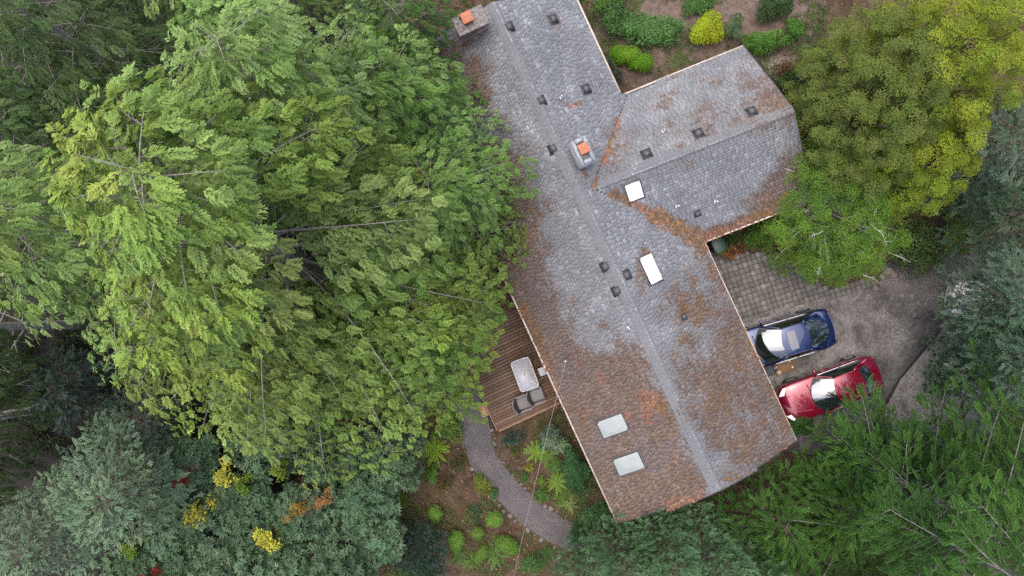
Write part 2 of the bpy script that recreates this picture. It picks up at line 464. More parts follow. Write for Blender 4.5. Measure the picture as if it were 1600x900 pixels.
# pavers beside the driveway: every stone its own object
def inside(poly, x, y):
    c = False; n = len(poly)
    for i in range(n):
        x1, y1 = poly[i]; x2, y2 = poly[i - 1]
        if (y1 > y) != (y2 > y) and x < (x2 - x1) * (y - y1) / (y2 - y1) + x1: c = not c
    return c
pat = empty('paved_patio', at(1190, 440)); pat['kind'] = 'structure'
area = [(1070, 396), (1118, 392), (1170, 394), (1214, 394), (1254, 420), (1288, 445), (1298, 450), (1305, 452), (1340, 440), (1364, 430), (1371, 450), (1310, 465), (1268, 473), (1234, 479), (1162, 503), (1086, 515)]
sheet('paver_bed', area, simple('sand_bed', (.055, .048, .043), .95), .008, .05, parent=pat)
pv = [MB().box((0, 0, 0), (.220, .220 * k, .06)).mesh('paver', PAVER) for k in (1, 1, 1)]
np_ = 0
PT = .232
a0 = math.radians(18.5)
for i in range(-14, 26):
    for j in range(-14, 14):
        c0 = at(1190, 440)
        x = c0[0] + (i * math.cos(a0) - j * math.sin(a0)) * PT; y = c0[1] + (i * math.sin(a0) + j * math.cos(a0)) * PT
        qx, qy = topx(np.array([x, y, 0]))
        if inside(area, qx, qy) and np_ < 298 and qx > 1100:
            o = link('paver', pv[np_ % 3], pat)
            o.location = [float(x - c0[0]), float(y - c0[1]), float(.012 + R_.uniform(-.008, .008))]
            o.rotation_euler = (R_.gauss(0, .012), R_.gauss(0, .012), a0 + R_.gauss(0, .018))
            np_ += 1

# ------------------------------------------------------------------ the house
house = empty('house', hp(4, 0), 'long single storey house under a mossy grey shingle roof with a side wing', 'house')
ZR, K = 4.25, .374
PR = 3.79
def gauss_caps(px, py, caps):
    f = np.zeros_like(px)
    for x0, y0, x1, y1, r, w in caps:
        dx, dy = x1 - x0, y1 - y0; L = dx * dx + dy * dy + 1e-6
        t = np.clip(((px - x0) * dx + (py - y0) * dy) / L, 0, 1)
        d = np.hypot(px - x0 - t * dx, py - y0 - t * dy) / r
        f = np.maximum(f, w * np.clip(1.25 - d * .75, 0, 1) * (d < 1.67))
    return f
MOSSY = [  # px x0,y0,x1,y1,radius,weight : where the moss has settled on the roof
    (700, 100, 730, 150, 45, .8), (720, 170, 790, 300, 42, .8), (775, 270, 815, 400, 50, .82), (800, 380, 850, 500, 42, .85),
    (830, 500, 930, 700, 60, .95), (900, 620, 990, 800, 90, 1.0), (960, 600, 1040, 740, 60, .95), (985, 690, 1040, 780, 46, .92),
    (900, 560, 985, 600, 40, .75), (880, 480, 900, 540, 28, .6), (990, 780, 1060, 780, 30, .9),
    (1075, 470, 1150, 470, 45, .62), (1125, 420, 1170, 520, 32, .66), (1105, 590, 1165, 700, 46, .74), (1150, 520, 1225, 690, 55, .82), (1120, 640, 1180, 730, 50, .82), (1070, 530, 1095, 620, 16, .4),
    (1020, 160, 1180, 105, 36, .27), (1060, 200, 1190, 150, 46, .30), (1170, 95, 1215, 170, 38, .50), (980, 200, 960, 260, 25, .45),
    (1195, 335, 1245, 270, 30, 1.05), (1110, 372, 1200, 330, 12, 1.1), (1000, 450, 1010, 400, 14, .6), (1065, 480, 1070, 490, 12, .7)]
ORANGE = [(960, 300, 1040, 345, 8, .95), (1030, 340, 1100, 376, 15, 1.2), (1100, 374, 1205, 333, 9, 1.2), (1200, 330, 1245, 275, 12, .62), (975, 165, 950, 240, 5, .72), (950, 240, 930, 290, 4, .7),
    (1010, 628, 1030, 632, 14, 1.1), (1000, 640, 1012, 655, 10, .6), (905, 645, 915, 655, 12, .7), (1095, 470, 1110, 430, 7, .5), (1068, 480, 1067, 486, 6, .8), (955, 660, 985, 648, 10, .6), (1000, 405, 1010, 398, 7, .8),
    (820, 480, 870, 620, 9, .7), (885, 166, 965, 148, 2.5, .62), (905, 250, 915, 275, 5, .7), (1120, 755, 1240, 700, 8, .6), (1050, 790, 1110, 775, 8, .6), (865, 640, 960, 815, 8, .55), (880, 500, 905, 545, 8, .6), (900, 560, 940, 590, 9, .6), (915, 140, 918, 143, 5, .9), (1235, 680, 1170, 520, 6, .6), (870, 33, 868, 36, 7, .7), (1005, 425, 1012, 440, 8, .5)]
def scan(poly, d):
    """u-intervals of polygon (list of (u, d)) at distance d"""
    xs_ = []
    n = len(poly)
    for i in range(n):
        u1, d1 = poly[i]; u2, d2 = poly[(i + 1) % n]
        if (d1 > d) != (d2 > d): xs_.append(u1 + (u2 - u1) * (d - d1) / (d2 - d1))
    xs_.sort()
    return list(zip(xs_[::2], xs_[1::2]))

moss_mb = MB()
ico = None
def slope(name, poly_pq, O, U, Nn, zr, seed):
    rng = np.random.default_rng(seed)
    O = np.array(O, float); U = np.array(U, float); U /= np.linalg.norm(U); Nn = np.array(Nn, float); Nn /= np.linalg.norm(Nn)
    loc = [((np.array(p) - O) @ U, (np.array(p) - O) @ Nn) for p in poly_pq]
    def P(u, d, h=0.0):
        pq = O + np.multiply.outer(u, U) + np.multiply.outer(d, Nn)
        z = zr - K * np.asarray(d) + h
        return np.stack([pq[..., 0] * PX + pq[..., 1] * PY, pq[..., 0] * PY - pq[..., 1] * PX, z + np.zeros_like(pq[..., 0])], -1)
    top = [P(np.array(u), np.array(d), -.012) for u, d in loc]
    deck = MB(); deck.prism([t[:2] for t in top], [t[2] - .16 for t in top], [t[2] for t in top])
    part = deck.build(name, UNDERLAY, house)
    ex = .108; dmax = max(d for u, d in loc); nrow = int(dmax / ex) + 1
    U0, U1, D0 = [], [], []
    for r in range(nrow):
        d0 = dmax - r * ex                    # lower edge of the course
        for lo, hi in scan(loc, max(1e-4, d0 - ex * .5)):
            u = lo - rng.uniform(0, .2)
            while u < hi:
                w_ = rng.choice([.12, .15, .18, .22, .30], p=[.2, .27, .27, .18, .08]) * rng.uniform(.9, 1.1)
                a_, b_ = max(u, lo), min(u + w_ - .006, hi)
                if b_ - a_ > .03: U0.append(a_); U1.append(b_); D0.append(d0)
                u += w_
    U0, U1, D0 = map(np.array, (U0, U1, D0))
    k = len(U0)
    um = (U0 + U1) / 2
    mid = P(um, D0 - ex / 2); qx, qy = topx(mid)
    wx, wy = mid[:, 0], mid[:, 1]
    nz = fbm(wx, wy, 1.6, 21); nz2 = fbm(wx, wy, .5, 33); nz3 = rng.uniform(0, 1, k)
    mo = gauss_caps(qx, qy, MOSSY); orr = gauss_caps(qx, qy, ORANGE)
    m_ = np.clip((mo * 1.25 + (nz - .5) * 1.1 + (nz2 - .5) * .9 + (nz3 - .5) * .5 - .33) / .5, 0, 1) * (mo > .02)
    o_ = np.clip((orr + (nz2 - .5) * 1.3 + (nz3 - .5) * .5 - .42) / .35, 0, 1) * (orr > .02)
    base = np.interp(nz3, [0, .1, .35, .70, .86, .95, 1], [.180, .194, .203, .212, .230, .265, .305]) * (1 + (nz - .5) * .30)
    pat_ = fbm(wx, wy, .55, 77); base *= np.where(pat_ > .60, 1.16, np.where(pat_ < .38, .95, 1))
    grey = base[:, None] * np.array([.945, .99, 1.09])
    brown = np.stack([np.interp(rng.uniform(0, 1, k), [0, .3, .7, 1], v) for v in ([.095, .13, .19, .27], [.070, .088, .115, .165], [.060, .068, .080, .115])], 1)
    br_t = rng.uniform(0, 1, k)[:, None]
    dkbrown = np.array([.120, .088, .072]); rb = np.array([.152, .098, .072]); lb = np.array([.175, .130, .108]); pu = np.array([.135, .118, .125]); wing = name == 'wing'
    big_ = fbm(wx, wy, 1.1, 57)[:, None]
    brown = np.where(br_t < .2, dkbrown, np.where(br_t < .62, rb, lb)) * rng.uniform(.86, 1.14, (k, 1))
    brown = np.where(big_ > .62, brown * .5 + pu * .5, brown) * np.array([.80, .745, .69])
    yel = fbm(wx, wy, .9, 91)[:, None]
    brown = np.where(yel > .68, brown * np.array([1.06, .96, .74]), brown)
    red = np.array([.20, .105, .072]) * rng.uniform(.75, 1.2, (k, 1)); och = np.array([.185, .110, .055]) * rng.uniform(.6, 1.0, (k, 1))
    orange = np.where(yel > .52, och, red)
    col = grey * (1 - m_[:, None] * .86) + brown * m_[:, None] * .86
    col = col * (1 - o_[:, None] * .75) + orange * o_[:, None] * .75
    h = rng.uniform(.009, .016, k) + m_ * .026 * rng.uniform(.5, 1, k) + (m_ > .3) * .010
    sl = 1.0
    g_ = m_ * .005; U0 = U0 + g_ * .5; U1 = U1 - g_ * .5; D1 = D0 - m_ * .02
    v = np.stack([P(U0, D1, h), P(U1, D1, h), P(U1, D0 - ex * 1.25, .006), P(U0, D0 - ex * 1.25, .006), P(U0, D1, -.012), P(U1, D1, -.012), P(U1, D0 - ex * 1.25, -.012), P(U0, D0 - ex * 1.25, -.012)], 1)
    s_ = np.sign(np.cross(np.append(U, 0), np.append(Nn, 0))[2])
    q = np.array([[0, 1, 2, 3], [4, 5, 1, 0], [5, 6, 2, 1], [7, 4, 0, 3]])
    e1 = v[0, 1] - v[0, 0]; e2 = v[0, 3] - v[0, 0]
    if np.cross(e1, e2)[2] < 0: q = q[:, ::-1]
    mb = MB(); mb.add(v.reshape(-1, 3), (q[None] + (np.arange(k) * 8)[:, None, None]).reshape(-1, 4), col=np.repeat(col, 8, 0))
    mb.build('shingles', SHINGLE, part, kind='stuff')
    # tufts of moss, thick where it has gathered
    den = np.clip(m_ * .35 + o_ * 1.6, 0, 3)
    for rep in range(3):
        pick = rng.uniform(0, 1, k) < den / 2.2
        n = pick.sum()
        if not n: continue
        c = P(um[pick] + rng.uniform(-.08, .08, n), D0[pick] + rng.uniform(-.06, .06, n), .012)
        r = rng.uniform(.02, .055, n) * (1 + o_[pick] * .7)
        ang = np.arange(5) * 2 * math.pi / 5
        ring = np.stack([np.cos(ang), np.sin(ang), np.zeros(5)], -1)[None] * r[:, None, None] * rng.uniform(.6, 1.3, (n, 5, 1)) + c[:, None]
        ring[:, :, 2] -= .02
        tip = c + np.stack([np.zeros(n), np.zeros(n), r * .55], -1)
        vv = np.concatenate([ring, tip[:, None]], 1)
        cc = np.where(o_[pick][:, None] > .4, orange[pick], brown[pick] * 1.0) * rng.uniform(.6, 1.4, (n, 1))
        tri = np.array([[i, (i + 1) % 5, 5] for i in range(5)])
        moss_mb.add(vv.reshape(-1, 3), tris=(tri[None] + (np.arange(n) * 6)[:, None, None]).reshape(-1, 3), col=np.repeat(cc, 6, 0))
    return part, P, loc

S_left = slope('roof_slope', [(-.1, -10.05), (PR, -10.05), (PR, 10.2), (1.8, 10.40), (1.8, 10.27), (-.1, 10.27)], (PR, 0), (0, 1), (-1, 0), ZR, 1)
S_right = slope('roof_slope', [(PR, -10.05), (7.08, -10.05), (7.08, -5.16), (7.42, -5.06), (4.35, -2.18), (7.72, 1.5), (7.68, 10.27), (5.72, 10.27), (5.72, 10.40), (PR, 10.2)], (PR, 0), (0, 1), (1, 0), ZR, 2)
A_, B_ = np.array([4.35, -2.18]), np.array([12.54, -1.68]); du = (B_ - A_) / np.linalg.norm(B_ - A_); dn = np.array([-du[1], du[0]])
ZW = ZR - K * (4.35 - PR)
S_up = slope('roof_slope', [(4.35, -2.18), (12.54, -1.68), (12.36, -4.83), (7.42, -5.06)], A_, du, -dn, ZW, 3)
S_low = slope('roof_slope', [(4.35, -2.18), (12.54, -1.68), (12.30, 1.80), (7.74, 1.52)], A_, du, dn, ZW, 4)
moss_mb.build('moss', MOSS, house, kind='stuff')

# ridge caps: short overlapping pieces folded over the ridges
def ridge_caps(O, U, Nn, zr, u0, u1, seed, w=.23):
    rng = np.random.default_rng(seed); mb = MB(); u = u0
    O, U, Nn = [np.array(v, float) for v in (O, U, Nn)]
    while u < u1:
        L = rng.uniform(.16, .22); e = min(u + L * 1.2, u1)
        g = []
        for uu, hh in ((u, .066), (e, .052)):
            row = []
            for d in (-w, -w * .5, 0, w * .5, w):
                pq = O + U * uu + Nn * d
                row.append(hp(pq[0], pq[1], zr - K * abs(d) + hh))
            g.append(row)
        c = np.array([.148, .156, .171]) * rng.uniform(.95, 1.05)
        mb.grid(np.array(g), col=c)
        lowr = np.array(g[0]) - [0, 0, .05]
        mb.grid(np.array([g[0], lowr]), col=c)
        u += L
    return mb.build('ridge_cap', RIDGE, house, kind='stuff')
ridge_caps((PR, 0), (0, 1), (1, 0), ZR, -10.05, 10.19, 5)
ridge_caps(A_, du, dn, ZW, .3, 8.2, 6, .17)

# fascia boards and gutters
def board_line(name, mat_, a, b, w, h, off_z=0):
    a = np.asarray(a, float); b = np.asarray(b, float); d = b - a; L = np.linalg.norm(d)
    x = d / L; y = np.cross([0, 0, 1.0], x); y /= np.linalg.norm(y); z = np.cross(x, y)
    mb = MB(); mb.box((a + b) / 2 + [0, 0, off_z], (L, w, h), M=np.stack([x, y, z], 1))
    return mb.build(name, mat_, house)
def zmain(p): return ZR - K * abs(p - PR)
def zw(p, q):
    d = abs((np.array([p, q]) - A_) @ dn); return ZW - K * d
ev = [((-.135, -10.05), (-.135, 10.27)), ((7.115, -10.05), (7.115, -5.20)), ((7.715, 1.56), (7.715, 10.27))]
for (p0, q0), (p1, q1) in ev:
    board_line('gutter', FASCIA, hp(p0, q0, zmain(p0)), hp(p1, q1, zmain(p1)), .07, .12, -.055)
for (p0, q0), (p1, q1) in (((7.14, -5.11), (12.36, -4.87)), ((7.77, 1.56), (12.30, 1.84))):
    board_line('gutter', FASCIA, hp(p0, q0, zw(p0, q0)), hp(p1, q1, zw(p1, q1)), .07, .12, -.055)
for (p0, q0), (p1, q1) in (((-.1, 10.295), (1.79, 10.295)), ((1.8, 10.43), (PR, 10.23)), ((PR + .02, 10.23), (5.72, 10.43)), ((5.73, 10.295), (7.68, 10.295)), ((-.1, -10.08), (PR, -10.08)), ((PR + .02, -10.08), (7.08, -10.08))):
    board_line('rake_board', FASCIA if False else DARK_METAL, hp(p0, q0, zmain(p0)), hp(p1, q1, zmain(p1)), .045, .16, -.09)
for (p0, q0), (p1, q1) in (((12.56, -1.66), (12.385, -4.83)), ((12.56, -1.64), (12.325, 1.80))):
    board_line('rake_board', VENT_TOP, hp(p0, q0, zw(p0, q0)), hp(p1, q1, zw(p1, q1)), .045, .16, -.09)

# walls under the eaves
def prism_pq(name, mat_, poly, z0, z1, parent=house):
    mb = MB(); mb.prism([hp(p, q)[:2] for p, q in poly], z0, z1); return mb.build(name, mat_, parent)
def gable_block(name, p0, p1, q0, q1, pr, zt):
    """main body with gable ends"""
    sec = [(p0, 0), (p1, 0), (p1, zmain(p1) - .2), (pr, zmain(pr) - .2), (p0, zmain(p0) - .2)]
    v = [hp(p, q0, z) for p, z in sec] + [hp(p, q1, z) for p, z in sec]
    mb = MB(); n = 5
    mb.add(v, [[i, (i + 1) % n, n + (i + 1) % n, n + i] for i in range(n)], ngons=[list(range(n))[::-1], list(range(n, 2 * n))])
    return mb.build(name, WALL, house)
gable_block('wall', .45, 7.1, -4.9, 9.75, PR, 0)
gable_block('wall', .46, 6.5, -9.55, -4.89, PR, 0)
secw = []
for p_ in (6.0, 11.8):
    for q_, top in ((-4.5, None), (1.2, None)):
        pass
mbw = MB()
vv = []
for p_ in (6.0, 11.75):
    qr = -2.18 + (p_ - 4.35) * .061
    for q_ in (-4.45, qr, 1.15):
        vv.append(hp(p_, q_, 0)); vv.append(hp(p_, q_, zw(p_, q_) - .2))
mbw.add(vv, [[0, 6, 7, 1], [4, 5, 11, 10], [1, 7, 9, 3], [3, 9, 11, 5], [0, 1, 3, 2], [2, 3, 5, 4], [6, 8, 9, 7], [8, 10, 11, 9]])
mbw.build('wall', WALL, house)
def wall_panel(name, mat_, p, q, w, h, zc, along='q', t=.06, parent=house):
    rz = TH if along == 'p' else TH + math.pi / 2
    mb = MB(); mb.box(hp(p, q, zc), (w, t, h), rz); return mb.build(name, mat_, parent)
for q_ in (4.6, 8.0):
    g_ = wall_panel('garage_door', simple('cream_garage_door', (.5, .48, .44), .6), 7.12, q_, 2.6, 2.1, 1.06)
    for k in range(4):
        mb = MB(); mb.box(hp(7.16, q_, .28 + k * .52), (2.5, .03, .47), TH + math.pi / 2); mb.build('door_panel', g_.data.materials[0], g_)
for p_, q_, al in ((.44, 2.0, 'q'), (.44, 6.5, 'q'), (.44, -4, 'q'), (9.5, 1.17, 'p'), (9.5, -4.47, 'p'), (3.0, 9.77, 'p')):
    f_ = wall_panel('window', WHITE_ACRYL, p_, q_, 1.5, 1.2, 1.45, al, .08)
    wall_panel('pane', GLASS, p_, q_, 1.36, 1.06, 1.45, al, .10, f_)

# roof fittings -------------------------------------------------
def on_roof(px, py):
    """point of the roof seen at a photo pixel, with the slope it lies on"""
    z = 3.6
    for _ in range(14):
        w_ = at(px, py, z); p = w_[0] * PX + w_[1] * PY; q = w_[0] * PY - w_[1] * PX
        z = zmain(p); side = 'L' if p <= PR else 'R'
        if p > 4.35 and -5.1 < q < 1.85 and zw(p, q) > z:
            z = zw(p, q); side = 'U' if (np.array([p, q]) - A_) @ dn < 0 else 'D'
    return side, p, q, z
def roof_frame(side):
    if side in 'LR':
        nd = np.array([-1.0, 0]) if side == 'L' else np.array([1.0, 0]); ud = np.array([0, 1.0])
    else:
        nd = -dn if side == 'U' else dn; ud = du
    def w3(v, z): return np.array([v[0] * PX + v[1] * PY, v[0] * PY - v[1] * PX, z])
    dwn = w3(nd, -K); dwn /= np.linalg.norm(dwn)
    u = w3(ud, 0); n = np.cross(u, dwn)
    if n[2] < 0: n = -n
    x = np.cross(dwn, n)
    return np.stack([x, dwn, n], 1)          # columns: along ridge, down slope, outward
def roof_vent(px, py, size=.27):
    side, p, q, z = on_roof(px, py); M = roof_frame(side); c = hp(p, q, z)
    fl = MB(); fl.box(c + M @ [0, 0, .03], (size * 1.5, size * 1.5, .012), M=M)
    v = fl.build('roof_vent', DARK_METAL, house)
    hood = MB()
    s = size / 2
    pts = []
    for zz, k, yo in ((.03, .92, .0), (.12, 1.0, 0), (.155, .82, -.01)):
        pts += [M @ [x * s * k, y * s * k + yo, zz] + c for x, y in ((-1, -1), (1, -1), (1, 1), (-1, 1))]
    hood.add(pts, [[i + a, i + (a + 1) % 4, i + 4 + (a + 1) % 4, i + 4 + a] for i in (0, 4) for a in range(4)] + [[8, 9, 10, 11]])
    hood.build('vent_hood', DARK_METAL, v)
    cap = MB(); cap.box(c + M @ [0, -.01, .162], (size * .74, size * .74, .02), M=M); cap.build('vent_cap', VENT_TOP, v)
for x, y in ((795, 43), (864, 31), (845, 158), (915, 140), (865, 232), (1010, 241), (1091, 209), (1174, 175), (946, 416), (978, 430), (964, 454)): roof_vent(x, y)
for x, y in ((1067, 495), (1089, 333)): roof_vent(x, y, .19)
def vent_pipe(px, py, h=.32, r=.045):
    side, p, q, z = on_roof(px, py); M = roof_frame(side); c = hp(p, q, z)
    mb = MB(); mb.tube([c + M @ [0, 0, .01], c + M @ [0, 0, .045]], [r * 2.4, r * 1.4], 10)
    o = mb.build('vent_pipe', GALV, house)
    mb = MB(); mb.tube([c, c + [0, 0, h]], r, 10); mb.build('pipe', GALV, o)
for x, y in ((877, 153), (1058, 323), (1118, 316), (981, 513), (1036, 205)): vent_pipe(x, y)

def skylight(px, py, lu, ld, pane_mat, dome):
    side, p, q, z = on_roof(px, py); M = roof_frame(side); c = hp(p, q, z)
    fr = MB(); hh = .13
    for sx, sy, cx, cy in ((lu, .05, 0, -ld / 2), (lu, .05, 0, ld / 2), (.05, ld - .1, -lu / 2, 0), (.05, ld - .1, lu / 2, 0)):
        fr.box(c + M @ [cx, cy, hh / 2], (sx + (.05 if sx == lu else 0), sy, hh), M=M)
    f = fr.build('skylight', DARK_METAL, house)
    pn = MB(); g = []
    for i in np.linspace(-1, 1, 9):
        g.append([c + M @ [i * (lu / 2 + (.03 if dome else -.015)), j * (ld / 2 + (.03 if dome else -.015)), hh - (.0 if dome else .012) + (dome * (1 - i ** 4) * (1 - j ** 4))] for j in np.linspace(-1, 1, 9)])
    pn.grid(np.array(g), flip=True)
    o = pn.build('pane', pane_mat, f, smooth=True)
    fl = MB(); fl.box(c + M @ [0, 0, .02], (lu + .22, ld + .22, .012), M=M); fl.build('flashing', VENT_TOP, f)
skylight(990, 298, .52, .60, WHITE_ACRYL, .07)
skylight(1015, 421, 1.02, .50, WHITE_ACRYL, .07)
skylight(958, 664, .62, 1.0, SKYGLASS, .01)
skylight(983, 723, .62, 1.0, SKYGLASS, .01)

# chimney on the ridge: pale painted stack with a terracotta flue
def chimney(px, py, wq, wp, ztop, inset):
    c = at(px, py, ztop); p = c[0] * PX + c[1] * PY; q = c[0] * PY - c[1] * PX
    return p, q
zt = 5.0
p, q = chimney(911, 236, 0, 0, zt, 0)
st = MB(); st.box(hp(p, q, (2.9 + zt) / 2), (.56, .92, zt - 2.9), TH)
ch = st.build('chimney', FLASH, house)
for dx, dy, sx, sy in ((-.22, 0, .12, .92), (.22, 0, .12, .92), (0, -.40, .32, .12), (0, .40, .32, .12)):
    mb = MB(); ctr = hp(p + dx, q + dy, zt + .05); mb.box(ctr, (sx + .02, sy + .02, .11), TH); mb.build('rim', FLASH, ch)
mb = MB(); mb.box(hp(p, q, zt + .012), (.31, .67, .05), TH); mb.build('crown', MORTAR, ch)
def flue(p, q, z, s, parent):
    mb = MB()
    for dx, dy, sx, sy in ((-s / 2 + .03, 0, .05, s), (s / 2 - .03, 0, .05, s), (0, -s / 2 + .03, s - .11, .05), (0, s / 2 - .03, s - .11, .05)):
        mb.box(hp(p + dx, q + dy, z + .13), (sx, sy, .26), TH)
    o = mb.build('flue', TERRA, parent)
    mb = MB(); mb.box(hp(p, q, z + .27), (s + .04, s + .04, .035), TH); mb.build('flue_cap', TERRA, parent, bevel=.012)
flue(p + .02, q - .04, zt + .03, .34, ch)

# brick chimney on the far gable: bricks laid one by one
zt = 4.9
p, q = chimney(735, 33, 0, 0, zt, 0)
st = MB(); wq_, wp_ = .66, 1.12
st.box(hp(p, q, zt / 2 - .05), (wp_ - .06, wq_ - .06, zt - .1), TH)
ch = st.build('chimney', MORTAR, house)
bm_ = MB().box((0, 0, 0), (.205, .095, .062)).mesh('brick', BRICK)
base = LOC[house]
row = 0; z = 3.2
while z < zt - .03:
    off = .11 if row % 2 else 0
    for face in range(4):
        Lf = wp_ if face % 2 == 0 else wq_
        n = int(round(Lf / .215))
        for k in range(n + (1 if off else 0)):
            t_ = -Lf / 2 + .11 + k * .218 - off
            if abs(t_) > Lf / 2 - .06: continue
            if face == 0: pp, qq, rz = p + t_, q + wq_ / 2 - .05, TH
            elif face == 2: pp, qq, rz = p + t_, q - wq_ / 2 + .05, TH
            elif face == 1: pp, qq, rz = p + wp_ / 2 - .05, q + t_, TH + math.pi / 2
            else: pp, qq, rz = p - wp_ / 2 + .05, q + t_, TH + math.pi / 2
            if face == 2: continue
            o = link('brick', bm_, ch); o.location = [float(v) for v in hp(pp, qq, z) - base]
            o.rotation_euler = (0, 0, rz + R_.gauss(0, .01))
    z += .073; row += 1
mb = MB(); mb.box(hp(p, q, zt + .03), (wp_ + .1, wq_ + .1, .10), TH); mb.build('crown', MORTAR, ch, bevel=.015)
flue(p - .10, q - .06, zt + .08, .36, ch)

# service mast on the roof and the cable running to it
side, p, q, z = on_roof(881, 562)
c = hp(p, q, z)
mb = MB(); mb.tube([c, c + [0, 0, .45]], .03, 8); mast = mb.build('service_mast', GALV, house)
mb = MB(); mb.tube([c + [0, 0, .45], c + [.03, -.02, .50], c + [.05, -.05, .49]], [.05, .06, .045], 8); mb.build('mast_head', GALV, mast)
e0 = c + np.array([.04, -.04, .47]); e1 = at(797, 925, 4.6)
t_ = np.linspace(0, 1, 24)[:, None]; pts = e0 + (e1 - e0) * t_; pts[:, 2] -= (4 * t_ * (1 - t_))[:, 0] * .45
mb = MB(); mb.tube(pts, .0055, 5)
solo('overhead_cable', mb, CABLE, e1, label='thin pale overhead cable crossing the garden from the roof mast', cat='cable')

# ------------------------------------------------------------------ cars
def lerp(a, b, t): return a + (b - a) * t
def make_car(name, label, loc, heading, L, W, paint_m, style, group=None):
    root = empty(name, loc, label, 'car', group, heading)
    LOC[root] = np.zeros(3)                       # parts are built round the origin
    hl = L / 2; hw = W / 2
    if style == 'sedan':
        st = [(1.0, .60, .34, .52, .56), (.985, .74, .24, .60, .64), (.955, .86, .20, .68, .725), (.90, .93, .18, .735, .785), (.80, .97, .17, .79, .86), (.65, .99, .17, .835, .915), (.48, 1.0, .17, .875, .965), (.32, 1.0, .17, .905, .985), (.1, 1.0, .17, .925, .97), (-.2, 1.0, .17, .935, .975), (-.45, 1.0, .17, .945, .985), (-.64, .99, .18, .95, 1.005), (-.78, .975, .19, .945, 1.015), (-.90, .935, .21, .925, .995), (-.955, .88, .25, .88, .955), (-.985, .80, .30, .78, .86), (-1.0, .70, .36, .66, .72)]
        gb = dict(ws=(.50, .34), rw=(-.82, -.69), rf=(.10, .03), rr=(-.42, -.36), zr=1.41, bw=.88, rw_w=.64, zw=.955, zb=.99)
    else:                                         # fastback with a long sloping tail
        st = [(1.0, .52, .34, .50, .53), (.985, .68, .24, .57, .60), (.955, .82, .20, .64, .68), (.90, .92, .18, .70, .75), (.80, .97, .17, .765, .84), (.65, .99, .17, .82, .905), (.48, 1.0, .17, .87, .96), (.32, 1.0, .17, .90, .98), (.1, 1.0, .17, .92, .97), (-.2, 1.0, .17, .93, .975), (-.45, 1.0, .17, .94, .985), (-.64, .995, .18, .96, 1.03), (-.78, .98, .19, .97, 1.08), (-.88, .95, .21, .96, 1.08), (-.945, .89, .25, .91, 1.02), (-.98, .80, .30, .80, .88), (-1.0, .68, .36, .68, .74)]
        gb = dict(ws=(.43, .27), rw=(-.87, -.80), rf=(.05, -.02), rr=(-.46, -.42), zr=1.39, bw=.88, rw_w=.64, zw=.95, zb=1.06)
    prof = [(0, 'b'), (.86, 'b'), (.985, 'r'), (1.0, 'm'), (.985, 's0'), (.945, 's'), (.80, 't1'), (.45, 't2'), (0, 't')]
    def ring(x, w, zb, zs, zt):
        pts = []
        for f, kd in prof:
            z = {'b': zb, 'r': zb + .10, 'm': lerp(zb, zs, .55), 's0': zs - .07, 's': zs, 't1': lerp(zs, zt, .5), 't2': lerp(zs, zt, .9), 't': zt}[kd]
            y = f * w * hw
            bulge = 0
            pts.append((x * hl - (0.05 * (y / hw) ** 2 * hl * (1 if x > 0 else -1) if abs(x) > .7 else 0), y, z))
        return pts + [(a, -b, c) for a, b, c in pts[-2:0:-1]]
    G = np.array([ring(*s_) for s_ in st])
    mb = MB(); mb.grid(np.concatenate([G, G[:, :1]], 1))
    mb.add(G[0], ngons=[list(range(len(G[0])))]); mb.add(G[-1], ngons=[list(range(len(G[-1])))[::-1]])
    bo = mb.build('body', paint_m, root, smooth=True)
    bo.modifiers.new('weld', 'WELD').merge_threshold = .002
    sd = bo.modifiers.new('smooth', 'SUBSURF'); sd.levels = sd.render_levels = 2
    xs_ = np.array([s_[0] for s_ in st])[::-1] * hl; zt_ = np.array([s_[4] for s_ in st])[::-1]; zs_ = np.array([s_[3] for s_ in st])[::-1]
    def ztop(x, y): 
        f = min(1, abs(y) / hw / .94)
        return np.interp(x, xs_, zt_) * (1 - f ** 2.2) + np.interp(x, xs_, zs_) * f ** 2.2
    ys = np.linspace(-1, 1, 13)
    def arc(xc, xside, w, z, zc):
        return np.array([(lerp(xc, xside, abs(y) ** 2) * hl, y * w * hw, z + zc * (1 - y * y)) for y in ys])
    wsb = arc(gb['ws'][0], gb['ws'][1], gb['bw'], gb['zw'], .06); wst = arc(gb['rf'][0], gb['rf'][1], gb['rw_w'], gb['zr'] - .045, .04)
    rwb = arc(gb['rw'][0], gb['rw'][1], gb['bw'] - .06, gb['zb'], .06); rwt = arc(gb['rr'][0], gb['rr'][1], gb['rw_w'] - .01, gb['zr'] - .05, .04)
    def panel(name, A, B, m_, bulge=.03, n=7, sl=slice(None), parent=root, off=0.0):
        g = []
        for t in np.linspace(0, 1, n):
            r = A * (1 - t) + B * t
            r = r + np.array([0, 0, 1]) * (bulge * 4 * t * (1 - t)) + [0, 0, off]
            g.append(r[sl])
        mb = MB(); mb.grid(np.array(g)); return mb.build(name, m_, parent, smooth=True)
    # dark seal under the glass, then the panes
    panel('windshield_frame', wsb + [.03, 0, -.012], wst + [-.02, 0, 0], BLACKTRIM, .03, off=-.022)
    panel('windshield', wsb * [1, .93, 1], wst * [1, .93, 1], GLASS, .03)
    panel('rear_window_frame', rwt, rwb + [-.05, 0, -.02], paint_m, .02, off=-.006)
    if style == 'sedan':
        panel('rear_window', rwt * [1, .93, 1], rwb * [1, .93, 1], GLASS, .03)
    else:
        panel('rear_window', lerp(rwt, rwb, .22) * [1, .90, 1], lerp(rwt, rwb, .72) * [1, .92, 1], GLASS, .02, off=.012)
    rg = []
    for t in np.linspace(0, 1, 9):
        r = wst * (1 - t) + rwt * t; r = r.copy(); r[:, 2] += .035 * 4 * t * (1 - t) + .006; rg.append(r)
